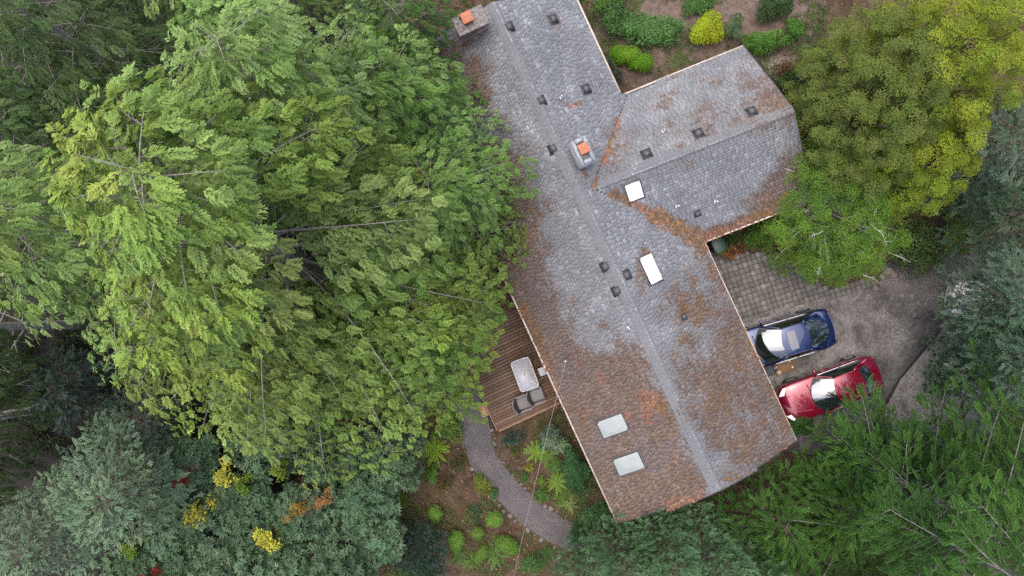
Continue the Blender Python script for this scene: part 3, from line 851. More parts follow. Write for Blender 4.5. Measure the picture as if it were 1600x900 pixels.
    mb = MB(); mb.grid(np.array(rg)); roof = mb.build('roof', paint_m, root, smooth=True)
    for sgn in (-1, 1):
        k = -1 if sgn > 0 else 0
        n = 15; base_ = []; top_ = []
        for t in np.linspace(0, 1, n):
            xb = lerp(wsb[k][0], rwb[k][0], t); base_.append((xb, sgn * hw * lerp(gb['bw'] + .055, gb['bw'] + .03, t), .925 + .02 * t))
            xt = lerp(wst[k][0], rwt[k][0], t); top_.append((xt, sgn * hw * (gb['rw_w'] + .005), gb['zr'] - .045))
        base_, top_ = np.array(base_), np.array(top_)
        g = []
        for t in np.linspace(0, 1, 6):
            r = base_ * (1 - t) + top_ * t; r = r.copy(); r[:, 1] += sgn * .03 * 4 * t * (1 - t); g.append(r)
        g = np.array(g)
        mb = MB(); mb.grid(g); mb.build('side_window', GLASS, root, smooth=True)
        # pillars, roof rail and bright belt line
        for idx, wd in ((0, .05), (7, .035), (n - 1, .07)):
            mb = MB(); mb.tube([g[r][idx] + [0, sgn * .008, 0] for r in range(6)], [wd * .6] * 6, 6); mb.build('pillar', paint_m if idx != 7 else BLACKTRIM, root, smooth=True)
        mb = MB(); mb.tube(top_ + [0, 0, .01], .03, 6); mb.build('roof_rail', paint_m, root, smooth=True)
        mb = MB(); mb.tube(base_[1:-2] + [0, sgn * .014, .005], .015, 6); mb.build('belt_trim', CHROME, root)
        # mirror
        mx = wsb[k][0] - .12
        mb = MB(); mb.tube([(mx + .03, sgn * (hw * .93), .93), (mx + .02, sgn * (hw + .08), .97), (mx, sgn * (hw + .20), .985), (mx - .02, sgn * (hw + .23), .98)], [.02, .055, .065, .03], 8)
        mb.build('mirror', paint_m, root, smooth=True)
        # lamps
        hx = .905 * hl
        g2 = []
        for u in np.linspace(-1, 1, 7):
            row = []
            for v_ in np.linspace(0, 1, 7):
                yy = hw * lerp(.50, .86, v_); xx = hx - .17 * v_ ** 1.5 + .10 * u * (1 - .25 * v_) + (.05 if style != 'sedan' else .08) * (1 - v_)
                row.append((xx, sgn * yy, ztop(xx, yy) + .016 - .012 * u * u))
            g2.append(row)
        mb = MB(); mb.grid(np.array(g2), flip=sgn < 0); mb.build('headlight', LAMP, root, smooth=True)
        mb = MB()
        mb.box((-hl * .965, sgn * hw * .68, .74), (.07, .28, .10), sgn * -.25); mb.build('taillight', REDLAMP, root, bevel=.03)
        for xw in (.60 * hl, -.60 * hl):
            cy = sgn * (hw - .085)
            mb = MB(); mb.tube([(xw, cy - .105 * sgn, .32), (xw, cy - .09 * sgn, .32), (xw, cy + .09 * sgn, .32), (xw, cy + .105 * sgn, .32)], [.27, .32, .32, .28], 24)
            wh = mb.build('wheel', RUBBER, root)
            mb = MB(); mb.tube([(xw, cy + .09 * sgn, .32), (xw, cy + .112 * sgn, .32)], [.215, .19], 16); mb.build('rim', ALLOY, wh)
        for xd in (.02 * hl, -.40 * hl):
            mb = MB(); mb.box((xd, sgn * hw * .995, .80), (.17, .035, .03)); mb.build('door_handle', paint_m, root, bevel=.008)
        for xd in (.30, -.07, -.50):
            mb = MB(); mb.box((xd * hl, sgn * hw * .988, .58), (.012, .03, .52)); mb.build('door_seam', BLACKTRIM, root)
    # wipers, hood creases, boot seam
    for y0 in (-.35, .30):
        mb = MB(); mb.tube([(gb['ws'][0] * hl + .02, y0 - .25, .965), (gb['ws'][0] * hl - .05, y0 + .28, .985)], .012, 5); mb.build('wiper', BLACKTRIM, root)
    for sgn in (-1, 1):
        g = []
        for x in np.linspace(gb['ws'][0] * hl + .12, .86 * hl, 10):
            y = sgn * hw * lerp(.62, .36, (x - .4 * hl) / (.5 * hl))
            g.append([(x, y - .012, ztop(x, y - .012) + .003), (x, y, ztop(x, y) + .013), (x, y + .012, ztop(x, y + .012) + .003)])
        mb = MB(); mb.grid(np.array(g), flip=True); mb.build('hood_crease', paint_m, root, smooth=True)
    if style == 'sedan':
        g = []
        for t in np.linspace(0, 1, 6):
            r = wst * (1 - t) + rwt * t
            g.append(r)
        sr = []
        for t in np.linspace(.22, .52, 6):
            r = (wst * (1 - t) + rwt * t)[2:-2].copy(); r[:, 1] *= 1.02; r[:, 2] += .035 * 4 * t * (1 - t) + .018; sr.append(r)
        mb = MB(); mb.grid(np.array(sr)); mb.build('sunroof', simple('sunroof_glass', (.10, .10, .12), .08, coat=1), roof, smooth=True)
        mb = MB(); sp = [(-hl * (.93 - .04 * (abs(y) / .7) ** 2), y, 1.02) for y in np.linspace(-.70, .70, 11)]; mb.tube(sp, [.02] + [.035] * 9 + [.02], 6); mb.build('spoiler', paint_m, root, smooth=True)
    else:
        mb = MB(); mb.box((-hl * .80, .10, ztop(-hl * .8, .1) + .045), (.05, .16, .012)); mb.build('sticker', LAMP, root)
    mb = MB(); mb.box((-hl * .985, 0, .62), (.03, .5, .13)); mb.build('plate', WHITE_ACRYL, root)
    LOC[root] = np.asarray(loc, float)
    return root
def car_at(px_rear, px_front, z_ref, **kw):
    a, b = at(*px_rear, z_ref), at(*px_front, z_ref); c = (a + b) / 2
    h = math.atan2(b[1] - a[1], b[0] - a[0])
    return make_car(loc=(c[0], c[1], .035), heading=h, **kw)
car_at((1303, 507), (1136, 557), .7, name='blue_car', label='dark blue sedan with a sunroof parked with its nose under the eave', L=4.72, W=1.80, paint_m=BLUE_PAINT, style='sedan')
car_at((1375, 578), (1219, 637), .7, name='red_car', label='red fastback car parked on the driveway beside the fir branches', L=4.45, W=1.74, paint_m=RED_PAINT, style='fast')
car_at((1636, 490), (1494, 466), .7, name='white_car', label='white car almost hidden under the blue green conifer at the lane', L=4.5, W=1.76, paint_m=WHITE_PAINT, style='sedan')

# mats, bin
b0 = at(1225, 572)
m0 = empty('doormat', b0, 'tan doormat with pale leaf prints between the two parked cars', 'doormat')
LOC[m0] = np.zeros(3)
rz = math.radians(17)
MB().box((0, 0, .05), (.90, .62, .025), 0).build('mat_base', MAT_TAN, m0)
for cx, cy, s_ in ((-.30, -.20, .13), (.27, .19, .11), (-.36, .06, .06), (.32, -.14, .07)):
    mb = MB(); pts = []
    for k in range(12):
        r = s_ * (1 if k % 2 == 0 else .45); an = k * math.pi / 6; pts.append((cx + r * math.cos(an), cy + r * math.sin(an)))
    mb.prism(pts, .062, .0655); mb.build('leaf_print', MAT_LIGHT, m0)
m0.rotation_euler = (0, 0, rz)
mb = MB(); mb.box(at(1201, 577, .05), (.5, .62, .03), rz); solo('doormat', mb, MAT_GREY, at(1201, 577, .035), label='plain dark grey mat against the garage under the eave', cat='doormat')
bl = at(1113, 385)
bn = empty('wheelie_bin', bl, 'dark green wheelie bin standing in the corner under the eaves', 'bin', None, TH)
LOC[bn] = np.zeros(3)
mb = MB(); mb.prism([(-.22, -.26), (.22, -.26), (.22, .26), (-.22, .26)], .06, .95)
v = mb.V[0]; v[:4, :2] *= .82; mb.build('body', GREEN_PLASTIC, bn, bevel=.02)
mb = MB(); g = [[(x, y, 1.0 - .05 * (x / .27) ** 2 - .03 * (y / .31) ** 2 + .02) for y in np.linspace(-.30, .30, 7)] for x in np.linspace(-.26, .26, 7)]
mb.grid(np.array(g), flip=True); mb.box((0, 0, .955), (.50, .58, .03)); mb.build('lid', simple('green_lid', (.016, .045, .04), .45), bn)
mb = MB(); mb.tube([(-.20, .33, .93), (.20, .33, .93)], .018, 8); mb.build('handle', GREEN_PLASTIC, bn)
for sx in (-1, 1):
    mb = MB(); mb.tube([(sx * .20, .25, .10), (sx * .26, .25, .10)], .10, 14); mb.build('wheel', RUBBER, bn)

# ------------------------------------------------------------------ deck and furniture
DZ = .55
deck = empty('wooden_deck', hp(-1.5, 2, 0), 'reddish brown plank deck along the house wall', 'deck')
nb = 0; q = -1.75
bw_ = .137
while q < 5.33:
    p0 = -3.12 + R_.uniform(-.012, .012); p1 = .40
    if q < -.2: p0 = -2.2
    mb = MB()
    o = link('board', MB().box((0, 0, 0), (p1 - p0, bw_ - .013, .035), TH).mesh('board', DECK), deck)
    c = hp((p0 + p1) / 2, q + bw_ / 2, DZ + R_.uniform(-.003, .003)); o.location = [float(v) for v in c - LOC[deck]]
    nb += 1; q += bw_
for pp in (-3.0, -1.5, .2):
    for qq in (-1.5, 1.8, 5.2):
        mb = MB(); mb.box(hp(pp, qq, DZ / 2 - .05), (.09, .09, DZ - .1), TH); mb.build('post', PALE_WOOD, deck)
for pp in (-3.02, -1.4, .25):
    mb = MB(); mb.box(hp(pp, 1.8, DZ - .11), (.05, 7.0, .16), TH); mb.build('joist', DARK_WICKER, deck)
mb = MB(); mb.box(hp(-1.36, 5.365, DZ - .06), (3.5, .04, .17), TH); mb.build('edge_board', PALE_WOOD, deck)
mb = MB(); mb.box(hp(-3.16, 3.9, DZ - .1), (.04, 2.8, .16), TH); mb.build('edge_board', PALE_WOOD, deck)
sp_ = empty('deck_step', hp(-3.36, 4.15, 0), 'pale wooden step against the left edge of the deck', 'step')
mb = MB(); mb.box(hp(-3.34, 4.3, .30), (.34, .58, .04), TH); mb.build('tread', PALE_WOOD, sp_)
for qq in (4.08, 4.52):
    mb = MB(); mb.box(hp(-3.34, qq, .14), (.24, .05, .28), TH); mb.build('leg', PALE_WOOD, sp_)
TOP = DZ + .018
# table: outline corners in the photo -> centre, long axis along the house
tc = at(820, 585, TOP + .72)
tr = math.atan2(-(606 - 563), 829 - 811); 
tb = empty('patio_table', (tc[0], tc[1], TOP), 'rectangular frosted glass patio table with a pale metal frame', 'table', None, math.radians(-69.5) + math.pi / 2)
LOC[tb] = np.zeros(3)
hx, hy, r_ = .40, .66, .12
out = []
for cx, cy, a0_ in ((hx - r_, hy - r_, 0), (-hx + r_, hy - r_, 90), (-hx + r_, -hy + r_, 180), (hx - r_, -hy + r_, 270)):
    for k in range(6): an = math.radians(a0_ + k * 18); out.append((cx + r_ * math.cos(an), cy + r_ * math.sin(an)))
mb = MB(); mb.prism([(x * .985, y * .985) for x, y in out], .712, .722); mb.build('tabletop', TABLE_TOP, tb)
mb = MB(); ring = [(x, y, .715) for x, y in out] + [(out[0][0], out[0][1], .715), (out[1][0], out[1][1], .715)]; mb.tube(ring, .017, 6); mb.build('rim', TABLE_FRAME, tb)
ins = [(.07, .22), (-.07, .22), (-.07, -.22), (.07, -.22)]
for k, (x, y) in enumerate(ins):
    cx, cy = math.copysign(hx - .05, x), math.copysign(hy - .05, y)
    mb = MB(); mb.tube([(x, y, .724), (cx, cy, .724)], .010, 5); mb.build('brace', TABLE_FRAME, tb)
    x2, y2 = ins[(k + 1) % 4]
    mb = MB(); mb.tube([(x, y, .724), (x2, y2, .724)], .008, 5); mb.build('brace', TABLE_FRAME, tb)
    mb = MB(); mb.tube([(cx * .86, cy * .9, .71), (cx * .95, cy * .97, 0)], .02, 8); mb.build('leg', TABLE_FRAME, tb)
mb = MB(); mb.tube([(0, 0, .722), (0, 0, .73)], .022, 10); mb.build('parasol_hole', BLACKTRIM, tb)

def wicker_chair(px, py, label, rot):
    c = at(px, py, TOP + .45)
    r = empty('patio_chair', (c[0], c[1], TOP), label, 'chair', 'grey patio chairs beside the deck table', rot)
    LOC[r] = np.zeros(3)
    w, d = .60, .66
    mb = MB(); mb.box((.03, 0, .38), (d - .12, w - .12, .10)); mb.build('seat', CUSHION, r, bevel=.03)
    mb = MB(); mb.box((.0, 0, .30), (d, w - .02, .07)); mb.build('seat_frame', WICKER, r)
    g = []
    for z_, off in ((.36, .10), (.55, .04), (.75, -.02), (.86, -.07)):
        g.append([(-d / 2 + off + .10 - .11 * (1 - (y / .30) ** 2), y, z_) for y in np.linspace(-.32, .32, 9)])
    g = np.array(g); mb = MB(); mb.grid(g); g2 = g - [.035, 0, 0]; mb.grid(g2, flip=True); mb.build('backrest', DARK_WICKER, r, smooth=True)
    mb = MB(); mb.tube(g[-1] - [.02, 0, 0], .026, 8); mb.build('top_rail', WICKER, r, smooth=True)
    for s_ in (-1, 1):
        mb = MB(); mb.box((.0, s_ * (w / 2 + .02), .60), (d * .92, .085, .035)); mb.build('armrest', WICKER, r, bevel=.012)
        for xx in (-d / 2 + .05, d / 2 - .05):
            mb = MB(); mb.tube([(xx, s_ * (w / 2), .59), (xx, s_ * (w / 2 - .02), 0)], .022, 8); mb.build('leg', WICKER, r)
    LOC[r] = np.array([c[0], c[1], TOP])
    return r
wicker_chair(817, 630, 'grey cushioned patio chair nearer the left edge of the deck', math.radians(20))
wicker_chair(838, 618, 'grey cushioned patio chair nearer the eave, in front of the other chair', math.radians(20))
c = at(851, 579, TOP + .40)
stl = empty('footstool', (c[0], c[1], TOP), 'small pale grey stool pushed under the glass table', 'stool', None, math.radians(-69.5) + math.pi / 2)
LOC[stl] = np.zeros(3)
mb = MB(); mb.box((-.08, 0, .40), (.36, .36, .05)); mb.build('seat', TABLE_TOP, stl, bevel=.015)
for sx in (-.23, .07):
    for sy in (-.15, .15):
        mb = MB(); mb.tube([(sx, sy, .38), (sx, sy, 0)], .015, 6); mb.build('leg', TABLE_FRAME, stl)

# ------------------------------------------------------------------ foliage prototypes (unit size): verts, quads, tint
def proto_from(slivers, tri=False):
    V, Q, T = [], [], []
    for b, d, nrm, L, w, t0, t1 in slivers:
        b = np.array(b, float); d = np.array(d, float); d /= np.linalg.norm(d)
        x = np.cross(d, nrm); x /= np.linalg.norm(x) + 1e-9
        n = len(V)
        if tri:
            V += [b - x * w * .32 + d * L * .05, b + x * w * .32, b + d * L * .8 + x * w * .55, b + d * L]; V.pop()
            V[n:] = [b, b + d * L * .92 + x * w * .5, b + d * L - x * w * .5] if len(V) % 2 else [b - x * w * .5, b + x * w * .5, b + d * L]
            Q.append([n, n + 1, n + 2]); T += [t0, t1, t1] if np.allclose(V[n], b) else [t0, t0, t1]
            continue
        V += [b, b + d * L * .45 + x * w / 2, b + d * L, b + d * L * .45 - x * w / 2]
        Q.append([n, n + 1, n + 2, n + 3]); T += [t0, (t0 + t1) / 2, t1, (t0 + t1) / 2]
    return np.array(V), np.array(Q), np.array(T)
def p_cedar(seed, n=7, curl=.30, fwd=.80, wd=.098):
    """flat drooping spray of a cedar or hemlock, fingers pointing outward"""
    r = random.Random(seed); S = []
    for i in range(n):
        s = .05 + .95 * i / n; y = s; z = -curl * s * s
        env = .47 * (1 - .5 * s) * (.6 + .45 * min(1, s * 4))
        for sd in (-1, 1):
            an = math.radians(r.uniform(38, 58)) * (1 - .35 * s)
            d = (sd * math.sin(an), math.cos(an) * fwd, -.25 - .5 * curl * s + r.uniform(-.12, .12))
            b = (0, y * .9 + r.uniform(-.03, .03), z)
            nr = (r.uniform(-.3, .3), r.uniform(-.3, .3), 1)
            L = env * r.uniform(.8, 1.2)
            S.append((b, d, nr, L, wd * 1.25, .72, 1.08))
            for f in (.35, .65):
                bb = np.array(b) + np.array(d) / np.linalg.norm(d) * L * f
                dd = (d[0] * .45 + r.uniform(-.2, .2), d[1] + .55, d[2] - .1)
                S.append((bb, dd, nr, L * .62 * r.uniform(.8, 1.2), wd, .85, 1.22))
    S.append(((0, .86, -curl * .75), (0, 1, -.6), (0, 0, 1), .24, wd, .9, 1.25))
    return proto_from(S, True)
def p_fir(seed, n=12, wd=.085):
    """feather of dense needles on a straight shoot, shoots to either side"""
    r = random.Random(seed); S = []
    for i in range(n):
        s = .02 + .9 * i / n
        for sd in (-1, 1):
            an = math.radians(r.uniform(42, 60))
            L = .26 * (1 - .45 * s) * r.uniform(.85, 1.15)
            S.append(((0, s, -.06 * s * s), (sd * math.sin(an), math.cos(an), r.uniform(-.05, .25)), (r.uniform(-.4, .4), r.uniform(-.4, .4), 1), L, wd, .5, 1.2))
    S.append(((0, .88, -.05), (0, 1, 0), (0, 0, 1), .2, wd, 1.0, 1.5))
    return proto_from(S, True)
def p_tuft(seed, n=16, wd=.19, spread=1.0):
    """brush of needles round a shoot tip"""
    r = random.Random(seed); S = []
    for i in range(n):
        ph = i * 2.4; el = spread * math.sqrt((i + .5) / n) * 1.25
        d = (math.sin(el) * math.cos(ph), math.cos(el) * .9 + .15, math.sin(el) * math.sin(ph) * .9)
        S.append(((d[0] * .15, d[1] * .15 + r.uniform(0, .25), d[2] * .15), d, (r.uniform(-1, 1), r.uniform(-1, 1), r.uniform(-1, 1)), r.uniform(.55, .9), wd, .7, 1.15))
    return proto_from(S, True)
def p_rosette(seed, n=9, wd=.30, el0=.15, el1=.75):
    """whorl of long leaves round a shoot; y is the shoot axis"""
    r = random.Random(seed); S = []
    for i in range(n):
        ph = i * 2 * math.pi / n * 1.0 + r.uniform(-.2, .2); el = r.uniform(el0, el1)
        d = np.array((math.cos(ph) * math.cos(el), math.sin(el), math.sin(ph) * math.cos(el)))
        S.append((d * .06, d, np.array((0, 1, 0)) + d * -.6 + np.array([r.uniform(-.2, .2) for _ in range(3)]), r.uniform(.75, 1.1), wd, .8, 1.08))
    return proto_from(S)
def p_leaves(seed, n=22, L=.34, wd=.30, tri=False):
    """loose pad of small broad leaves, y is the pad's outward axis"""
    r = random.Random(seed); S = []
    for i in range(n):
        ph = r.uniform(0, 6.283); ra = math.sqrt(r.uniform(0, 1))
        b = (ra * math.cos(ph), r.uniform(-.22, .18) - .35 * ra * ra, ra * math.sin(ph))
        d = (math.cos(ph) + r.uniform(-.8, .8), r.uniform(-.55, .25), math.sin(ph) + r.uniform(-.8, .8))
        S.append((b, d, (r.uniform(-.5, .5), 1, r.uniform(-.5, .5)), L * r.uniform(.7, 1.2), wd * r.uniform(.7, 1.2), .82, 1.1))
    return proto_from(S, tri)
CEDAR = [p_cedar(i, 5 + i % 2, .25 + .12 * (i % 3)) for i in range(6)]
FIRP = [p_fir(20 + i) for i in range(4)]
TUFT = [p_tuft(40 + i) for i in range(4)]
SOFT = [p_tuft(50 + i, 14, .16, .8) for i in range(4)]
ROSE = [p_rosette(60 + i, 8 + i % 3) for i in range(4)]
LEAF = [p_leaves(80 + i, 24, .36, .30, True) for i in range(4)]
BROAD = [p_leaves(90 + i, 12, .55, .42) for i in range(4)]
LANCE = [p_leaves(95 + i, 18, .62, .19, True) for i in range(4)]

BLUE = FIRP[:2] + [(v * .62, q, t) for v, q, t in TUFT[:2]]
def frames(Y, UP, S, roll=None):
    """Y (k,3) axis, UP (k,3), S (k,) sizes -> (k,3,3)"""
    Y = Y / (np.linalg.norm(Y, axis=1, keepdims=True) + 1e-9)
    X = np.cross(Y, UP); X /= np.linalg.norm(X, axis=1, keepdims=True) + 1e-9
    Z = np.cross(X, Y)
    if roll is not None:
        c, s = np.cos(roll)[:, None], np.sin(roll)[:, None]
        X, Z = X * c + Z * s, Z * c - X * s
    return np.stack([X, Y, Z], -1) * S[:, None, None]
class Crown:
    def __init__(s, protos, seed): s.p = protos; s.rng = np.random.default_rng(seed); s.Y = []; s.U = []; s.S = []; s.T = []; s.C = []
    def put(s, pos, axis, size, col, up=(0, 0, 1)): s.T.append(pos); s.Y.append(axis); s.S.append(size); s.C.append(col); s.U.append(up)
    def build(s, name, parent, cull=True, roll=.35, material=None, layers=3, **kw):
        T, Y, S, Cc, U = [np.array(v, float) for v in (s.T, s.Y, s.S, s.C, s.U)]
        if cull:
            x, y = topx(T); ok = (x > -75) & (x < 1675) & (y > -75) & (y < 975); T, Y, S, Cc, U = T[ok], Y[ok], S[ok], Cc[ok], U[ok]
        # inner sprays that others cover from above are not worth their triangles
        x, y = topx(T); w_ = max(3.5, 26 * np.median(S)); cell = (x // w_).astype(int) * 10007 + (y // w_).astype(int)
        od = np.lexsort((-T[:, 2], cell)); cs = cell[od]; first = np.r_[0, np.nonzero(np.diff(cs))[0] + 1]
        start = np.zeros(len(cs), int); start[first] = first; start = np.maximum.accumulate(start)
        keep = od[(np.arange(len(cs)) - start) < layers]; T, Y, S, Cc, U = T[keep], Y[keep], S[keep], Cc[keep], U[keep]
        M = frames(Y, U + s.rng.normal(0, .15, U.shape), S, s.rng.normal(0, roll, len(T)))
        w = s.rng.integers(0, len(s.p), len(T)); mb = MB()
        for i, p in enumerate(s.p):
            k = w == i
            if k.any(): mb.inst(p, M[k], T[k], Cc[k])
        STATS.append((name, parent['label'] if parent and 'label' in parent else '', 2 * sum(len(q) for q in mb.Q) + sum(len(q) for q in mb.T)))
        return mb.build(name, material or FOL, parent, **kw)
STATS = []
def pal(rng, cols, jit=.14):
    w = rng.dirichlet(np.ones(len(cols)) * .7); c = (np.array(cols) * w[:, None]).sum(0)
    return c * rng.uniform(1 - jit, 1 + jit) * rng.uniform(1 - jit * .4, 1 + jit * .4, 3)

def conifer(label, base, top, R0, seed, nb, t0=.15, cols=None, proto=CEDAR, spray=.55, sec=.42, gap=.33, r0=.3, e0=.25, droop=.5, power=.8, az=None, spraydroop=.75, skip=.22, bare=.0, bark=BARK_GREY, name='conifer_tree', group=None, hang=.35, lift=0, twig=0, secang=52, bendy=.25, dead=0, bald=None, minc=.12, sl=.34, layers=3):
    rng = np.random.default_rng(seed)
    base = np.array(base, float); top = np.array(top, float); Ht = np.linalg.norm(top - base)
    root = empty(name, base, label, 'tree', group)
    tr = np.linspace(0, 1, 14)[:, None]
    bend = np.sin(tr * math.pi) * np.array([[rng.uniform(-1, 1) * bendy, rng.uniform(-1, 1) * bendy, 0]])
    tp = base + (top - base) * tr + bend
    MB().tube(tp, r0 * (1 - tr[:, 0]) ** .85 + .015, 9).build('trunk', bark, root, smooth=True)
    cr = Crown(proto, seed); lim = MB()
    def on_trunk(t): return np.array([np.interp(t, tr[:, 0], tp[:, i]) for i in range(3)])
    for i in range(nb):
        t = t0 + (1 - t0) * ((i + .5) / nb) ** .92
        a = i * 2.399 + rng.normal(0, .5)
        L = R0 * ((1 - t) / (1 - t0)) ** power * rng.uniform(.68, 1.15) + minc * R0
        if az is not None: L *= az(a, t)
        if L < .15: continue
        h = np.array([math.cos(a), math.sin(a), 0]); sv = np.array([-h[1], h[0], 0])
        o = on_trunk(t); wob = rng.normal(0, .10) * L; dr = droop * rng.uniform(.75, 1.25); ee = e0 + .5 * t + rng.normal(0, .06)
        def bp(s): return o + h * (L * s) + sv * (wob * s * s) + np.array([0, 0, L * (ee * s - dr * s * s + lift * s ** 4)])
        isdead = rng.uniform() < dead or (bald is not None and bald(a, t))
        if isdead and bald is not None and bald(a, t) and rng.uniform() < .5: continue
        if isdead: L *= .32
        ss = np.linspace(0, 1, 7); P = np.array([bp(s) for s in ss])
        lim.tube(P, np.interp(ss, [0, 1], [.014 + .006 * L, .004]), 5, caps=False)
        bc = pal(rng, cols)
        if isdead:
            for k in range(4):
                s = rng.uniform(.35, 1); q0 = bp(s); d = (h * .6 + sv * rng.choice([-1, 1]) * rng.uniform(.4, 1) + [0, 0, rng.uniform(-.1, .3)]) * rng.uniform(.3, .7)
                lim.tube([q0, q0 + d * .6, q0 + d + [0, 0, -.08]], [.012, .008, .004], 4, caps=False)
            continue
        s = skip + rng.uniform(0, .1) if L > 1.2 else .12
        side = 1
        while s < 1.0:
            q0 = bp(s); tg_ = bp(min(1, s + .05)) - bp(s - .05); tg_ /= np.linalg.norm(tg_)
            l2 = (.10 + sl * (1 - s)) * L * rng.uniform(.75, 1.25) + .18
            l2 = min(l2, 1.9)
            an = math.radians(secang + rng.normal(0, 8))
            d2 = tg_ * math.cos(an) + sv * side * math.sin(an); d2[2] -= .1
            n2 = max(1, int(l2 / gap))
            if l2 > .45 and rng.uniform() < .6: lim.tube([q0, q0 + d2 * l2 + [0, 0, -.06 - hang * .2 * l2 * l2]], [.008, .003], 3, caps=False)
            for k in range(n2 + 1):
                f = (k + rng.uniform(.2, .8)) / (n2 + .5)
                f = min(f, 1)
                pos = q0 + d2 * (l2 * f) + np.array([0, 0, .05 - hang * .2 * (l2 * f) ** 2])
                sd2 = 1 if k % 2 else -1
                dd = d2 * .75 + tg_ * .35 + np.cross(d2, [0, 0, 1]) * sd2 * .45 * (f < .85) + rng.normal(0, .12, 3)
                dd[2] -= spraydroop * rng.uniform(.4, 1.4)
                cr.put(pos, dd, spray * rng.uniform(.7, 1.2) * (1 - .2 * f), bc * rng.uniform(.85, 1.17) * (1 + .12 * f))
            for k in range(2):
                dd = d2 + tg_ * .5 + np.cross(d2, [0, 0, 1]) * rng.normal(0, .35); dd[2] -= spraydroop * rng.uniform(.3, 1.0)
                cr.put(q0 + d2 * l2 * .95 + np.array([0, 0, .06 - hang * .2 * l2 ** 2]), dd, spray * rng.uniform(.6, .95), bc * rng.uniform(1.0, 1.25))
            side = -side
            s += sec * rng.uniform(.75, 1.25) / max(L, .5) * .5
        for k in range(3):
            dd = (P[-1] - P[-2]) / np.linalg.norm(P[-1] - P[-2]) + sv * (k - 1) * .45 + rng.normal(0, .1, 3); dd[2] -= spraydroop * .6
            cr.put(P[-1] - h * .08 * k, dd, spray * rng.uniform(.85, 1.2), bc * 1.1)
        for k in range(twig):
            s = rng.uniform(.15, .8); q0 = bp(s); d = (h * rng.uniform(-.1, .5) + sv * rng.choice([-1, 1]) * rng.uniform(.5, 1) + [0, 0, rng.uniform(.0, .5)]) * rng.uniform(.25, .6)
            lim.tube([q0, q0 + d * .55 + [0, 0, .03], q0 + d], [.010, .007, .003], 4, caps=False)
    lim.build('limbs', BARK_FIR if bark is BARK_GREY else bark, root, smooth=True)
    for k in range(12):
        cr.put(top - [0, 0, .07 * k], np.array([math.cos(k * 2.1), math.sin(k * 2.1), .8]), spray * .7, pal(rng, cols))
    cr.build('crown', root, layers=layers)
    return root

def blob(label, cpx, r, h, seed, n, cols, proto=ROSE, size=.28, z0=0.0, name='shrub', cat='shrub', group=None, lumps=7, flat=.0, shell=.35, updir=.8, kind_trunk='stems', box=None, roll=3.0, trunk=True, bark=BARK_BROWN, az=None, lump_r=.5, material=None):
    """leafy shrub or round crown: leaf sprays through the outer volume of several lumps"""
    rng = np.random.default_rng(seed)
    rx, ry, rot = r if isinstance(r, tuple) else (r, r, 0)
    if name == 'shrub': cols = [tuple(v * 1.3 for v in q) for q in cols]
    c = at(cpx[0], cpx[1], z0 + h * .45); c[2] = z0
    root = empty(name, c, label, cat, group)
    cr_, sr_ = math.cos(rot), math.sin(rot)
    L = []
    for i in range(lumps):
        a = i * 2.399 + rng.uniform(0, .5); d = math.sqrt((i + .3) / lumps) * .72
        lx, ly = d * rx * math.cos(a), d * ry * math.sin(a)
        k = lump_r * rng.uniform(.8, 1.25)
        zc = h * (1 - .45 * d * d) - k * min(rx, ry) * .55
        zc = max(zc, h * .25) + rng.uniform(-.06, .06) * h
        L.append((np.array([lx, ly, zc]), k, pal(rng, cols)))
    crown = Crown(proto, seed)
    if lumps == 1: L = [(np.array([0, 0, h * .5]), 1.0, pal(rng, cols))]
    per = n // len(L)
    for lc, k, col in L:
        for j in range(per):
            u = rng.normal(0, 1, 3); u /= np.linalg.norm(u)
            u[2] = abs(u[2]) if rng.uniform() < updir else u[2]
            rad = 1 - shell * rng.uniform() ** 1.6
            hz = h * .5 if lumps == 1 else k * min(rx, ry) * .8
            off = np.array([u[0] * k * rx * rad, u[1] * k * ry * rad, u[2] * hz * rad])
            if lumps == 1: off[2] = u[2] * h * .5 * rad
            w = lc + off
            w = np.array([w[0] * cr_ - w[1] * sr_, w[0] * sr_ + w[1] * cr_, max(.03, w[2])])
            ax = np.array([u[0] * cr_ - u[1] * sr_, u[0] * sr_ + u[1] * cr_, u[2] + .25]) + rng.normal(0, .25, 3)
            crown.put(c + w, ax, size * rng.uniform(.7, 1.25), col * rng.uniform(.8, 1.2), up=(rng.normal(), rng.normal(), .3))
    if trunk:
        st = MB()
        for lc, k, col in L:
            e = np.array([lc[0] * cr_ - lc[1] * sr_, lc[0] * sr_ + lc[1] * cr_, lc[2]])
            st.tube([c + e * [.1, .1, 0], c + e * [.45, .45, .5], c + e * [.85, .85, .85], c + e], [.02 + .012 * h, .018 + .006 * h, .014, .008], 5, caps=False)
        st.build(kind_trunk, bark, root, smooth=True)
    crown.build('foliage', root, roll=roll, material=material, layers=3)
    return root

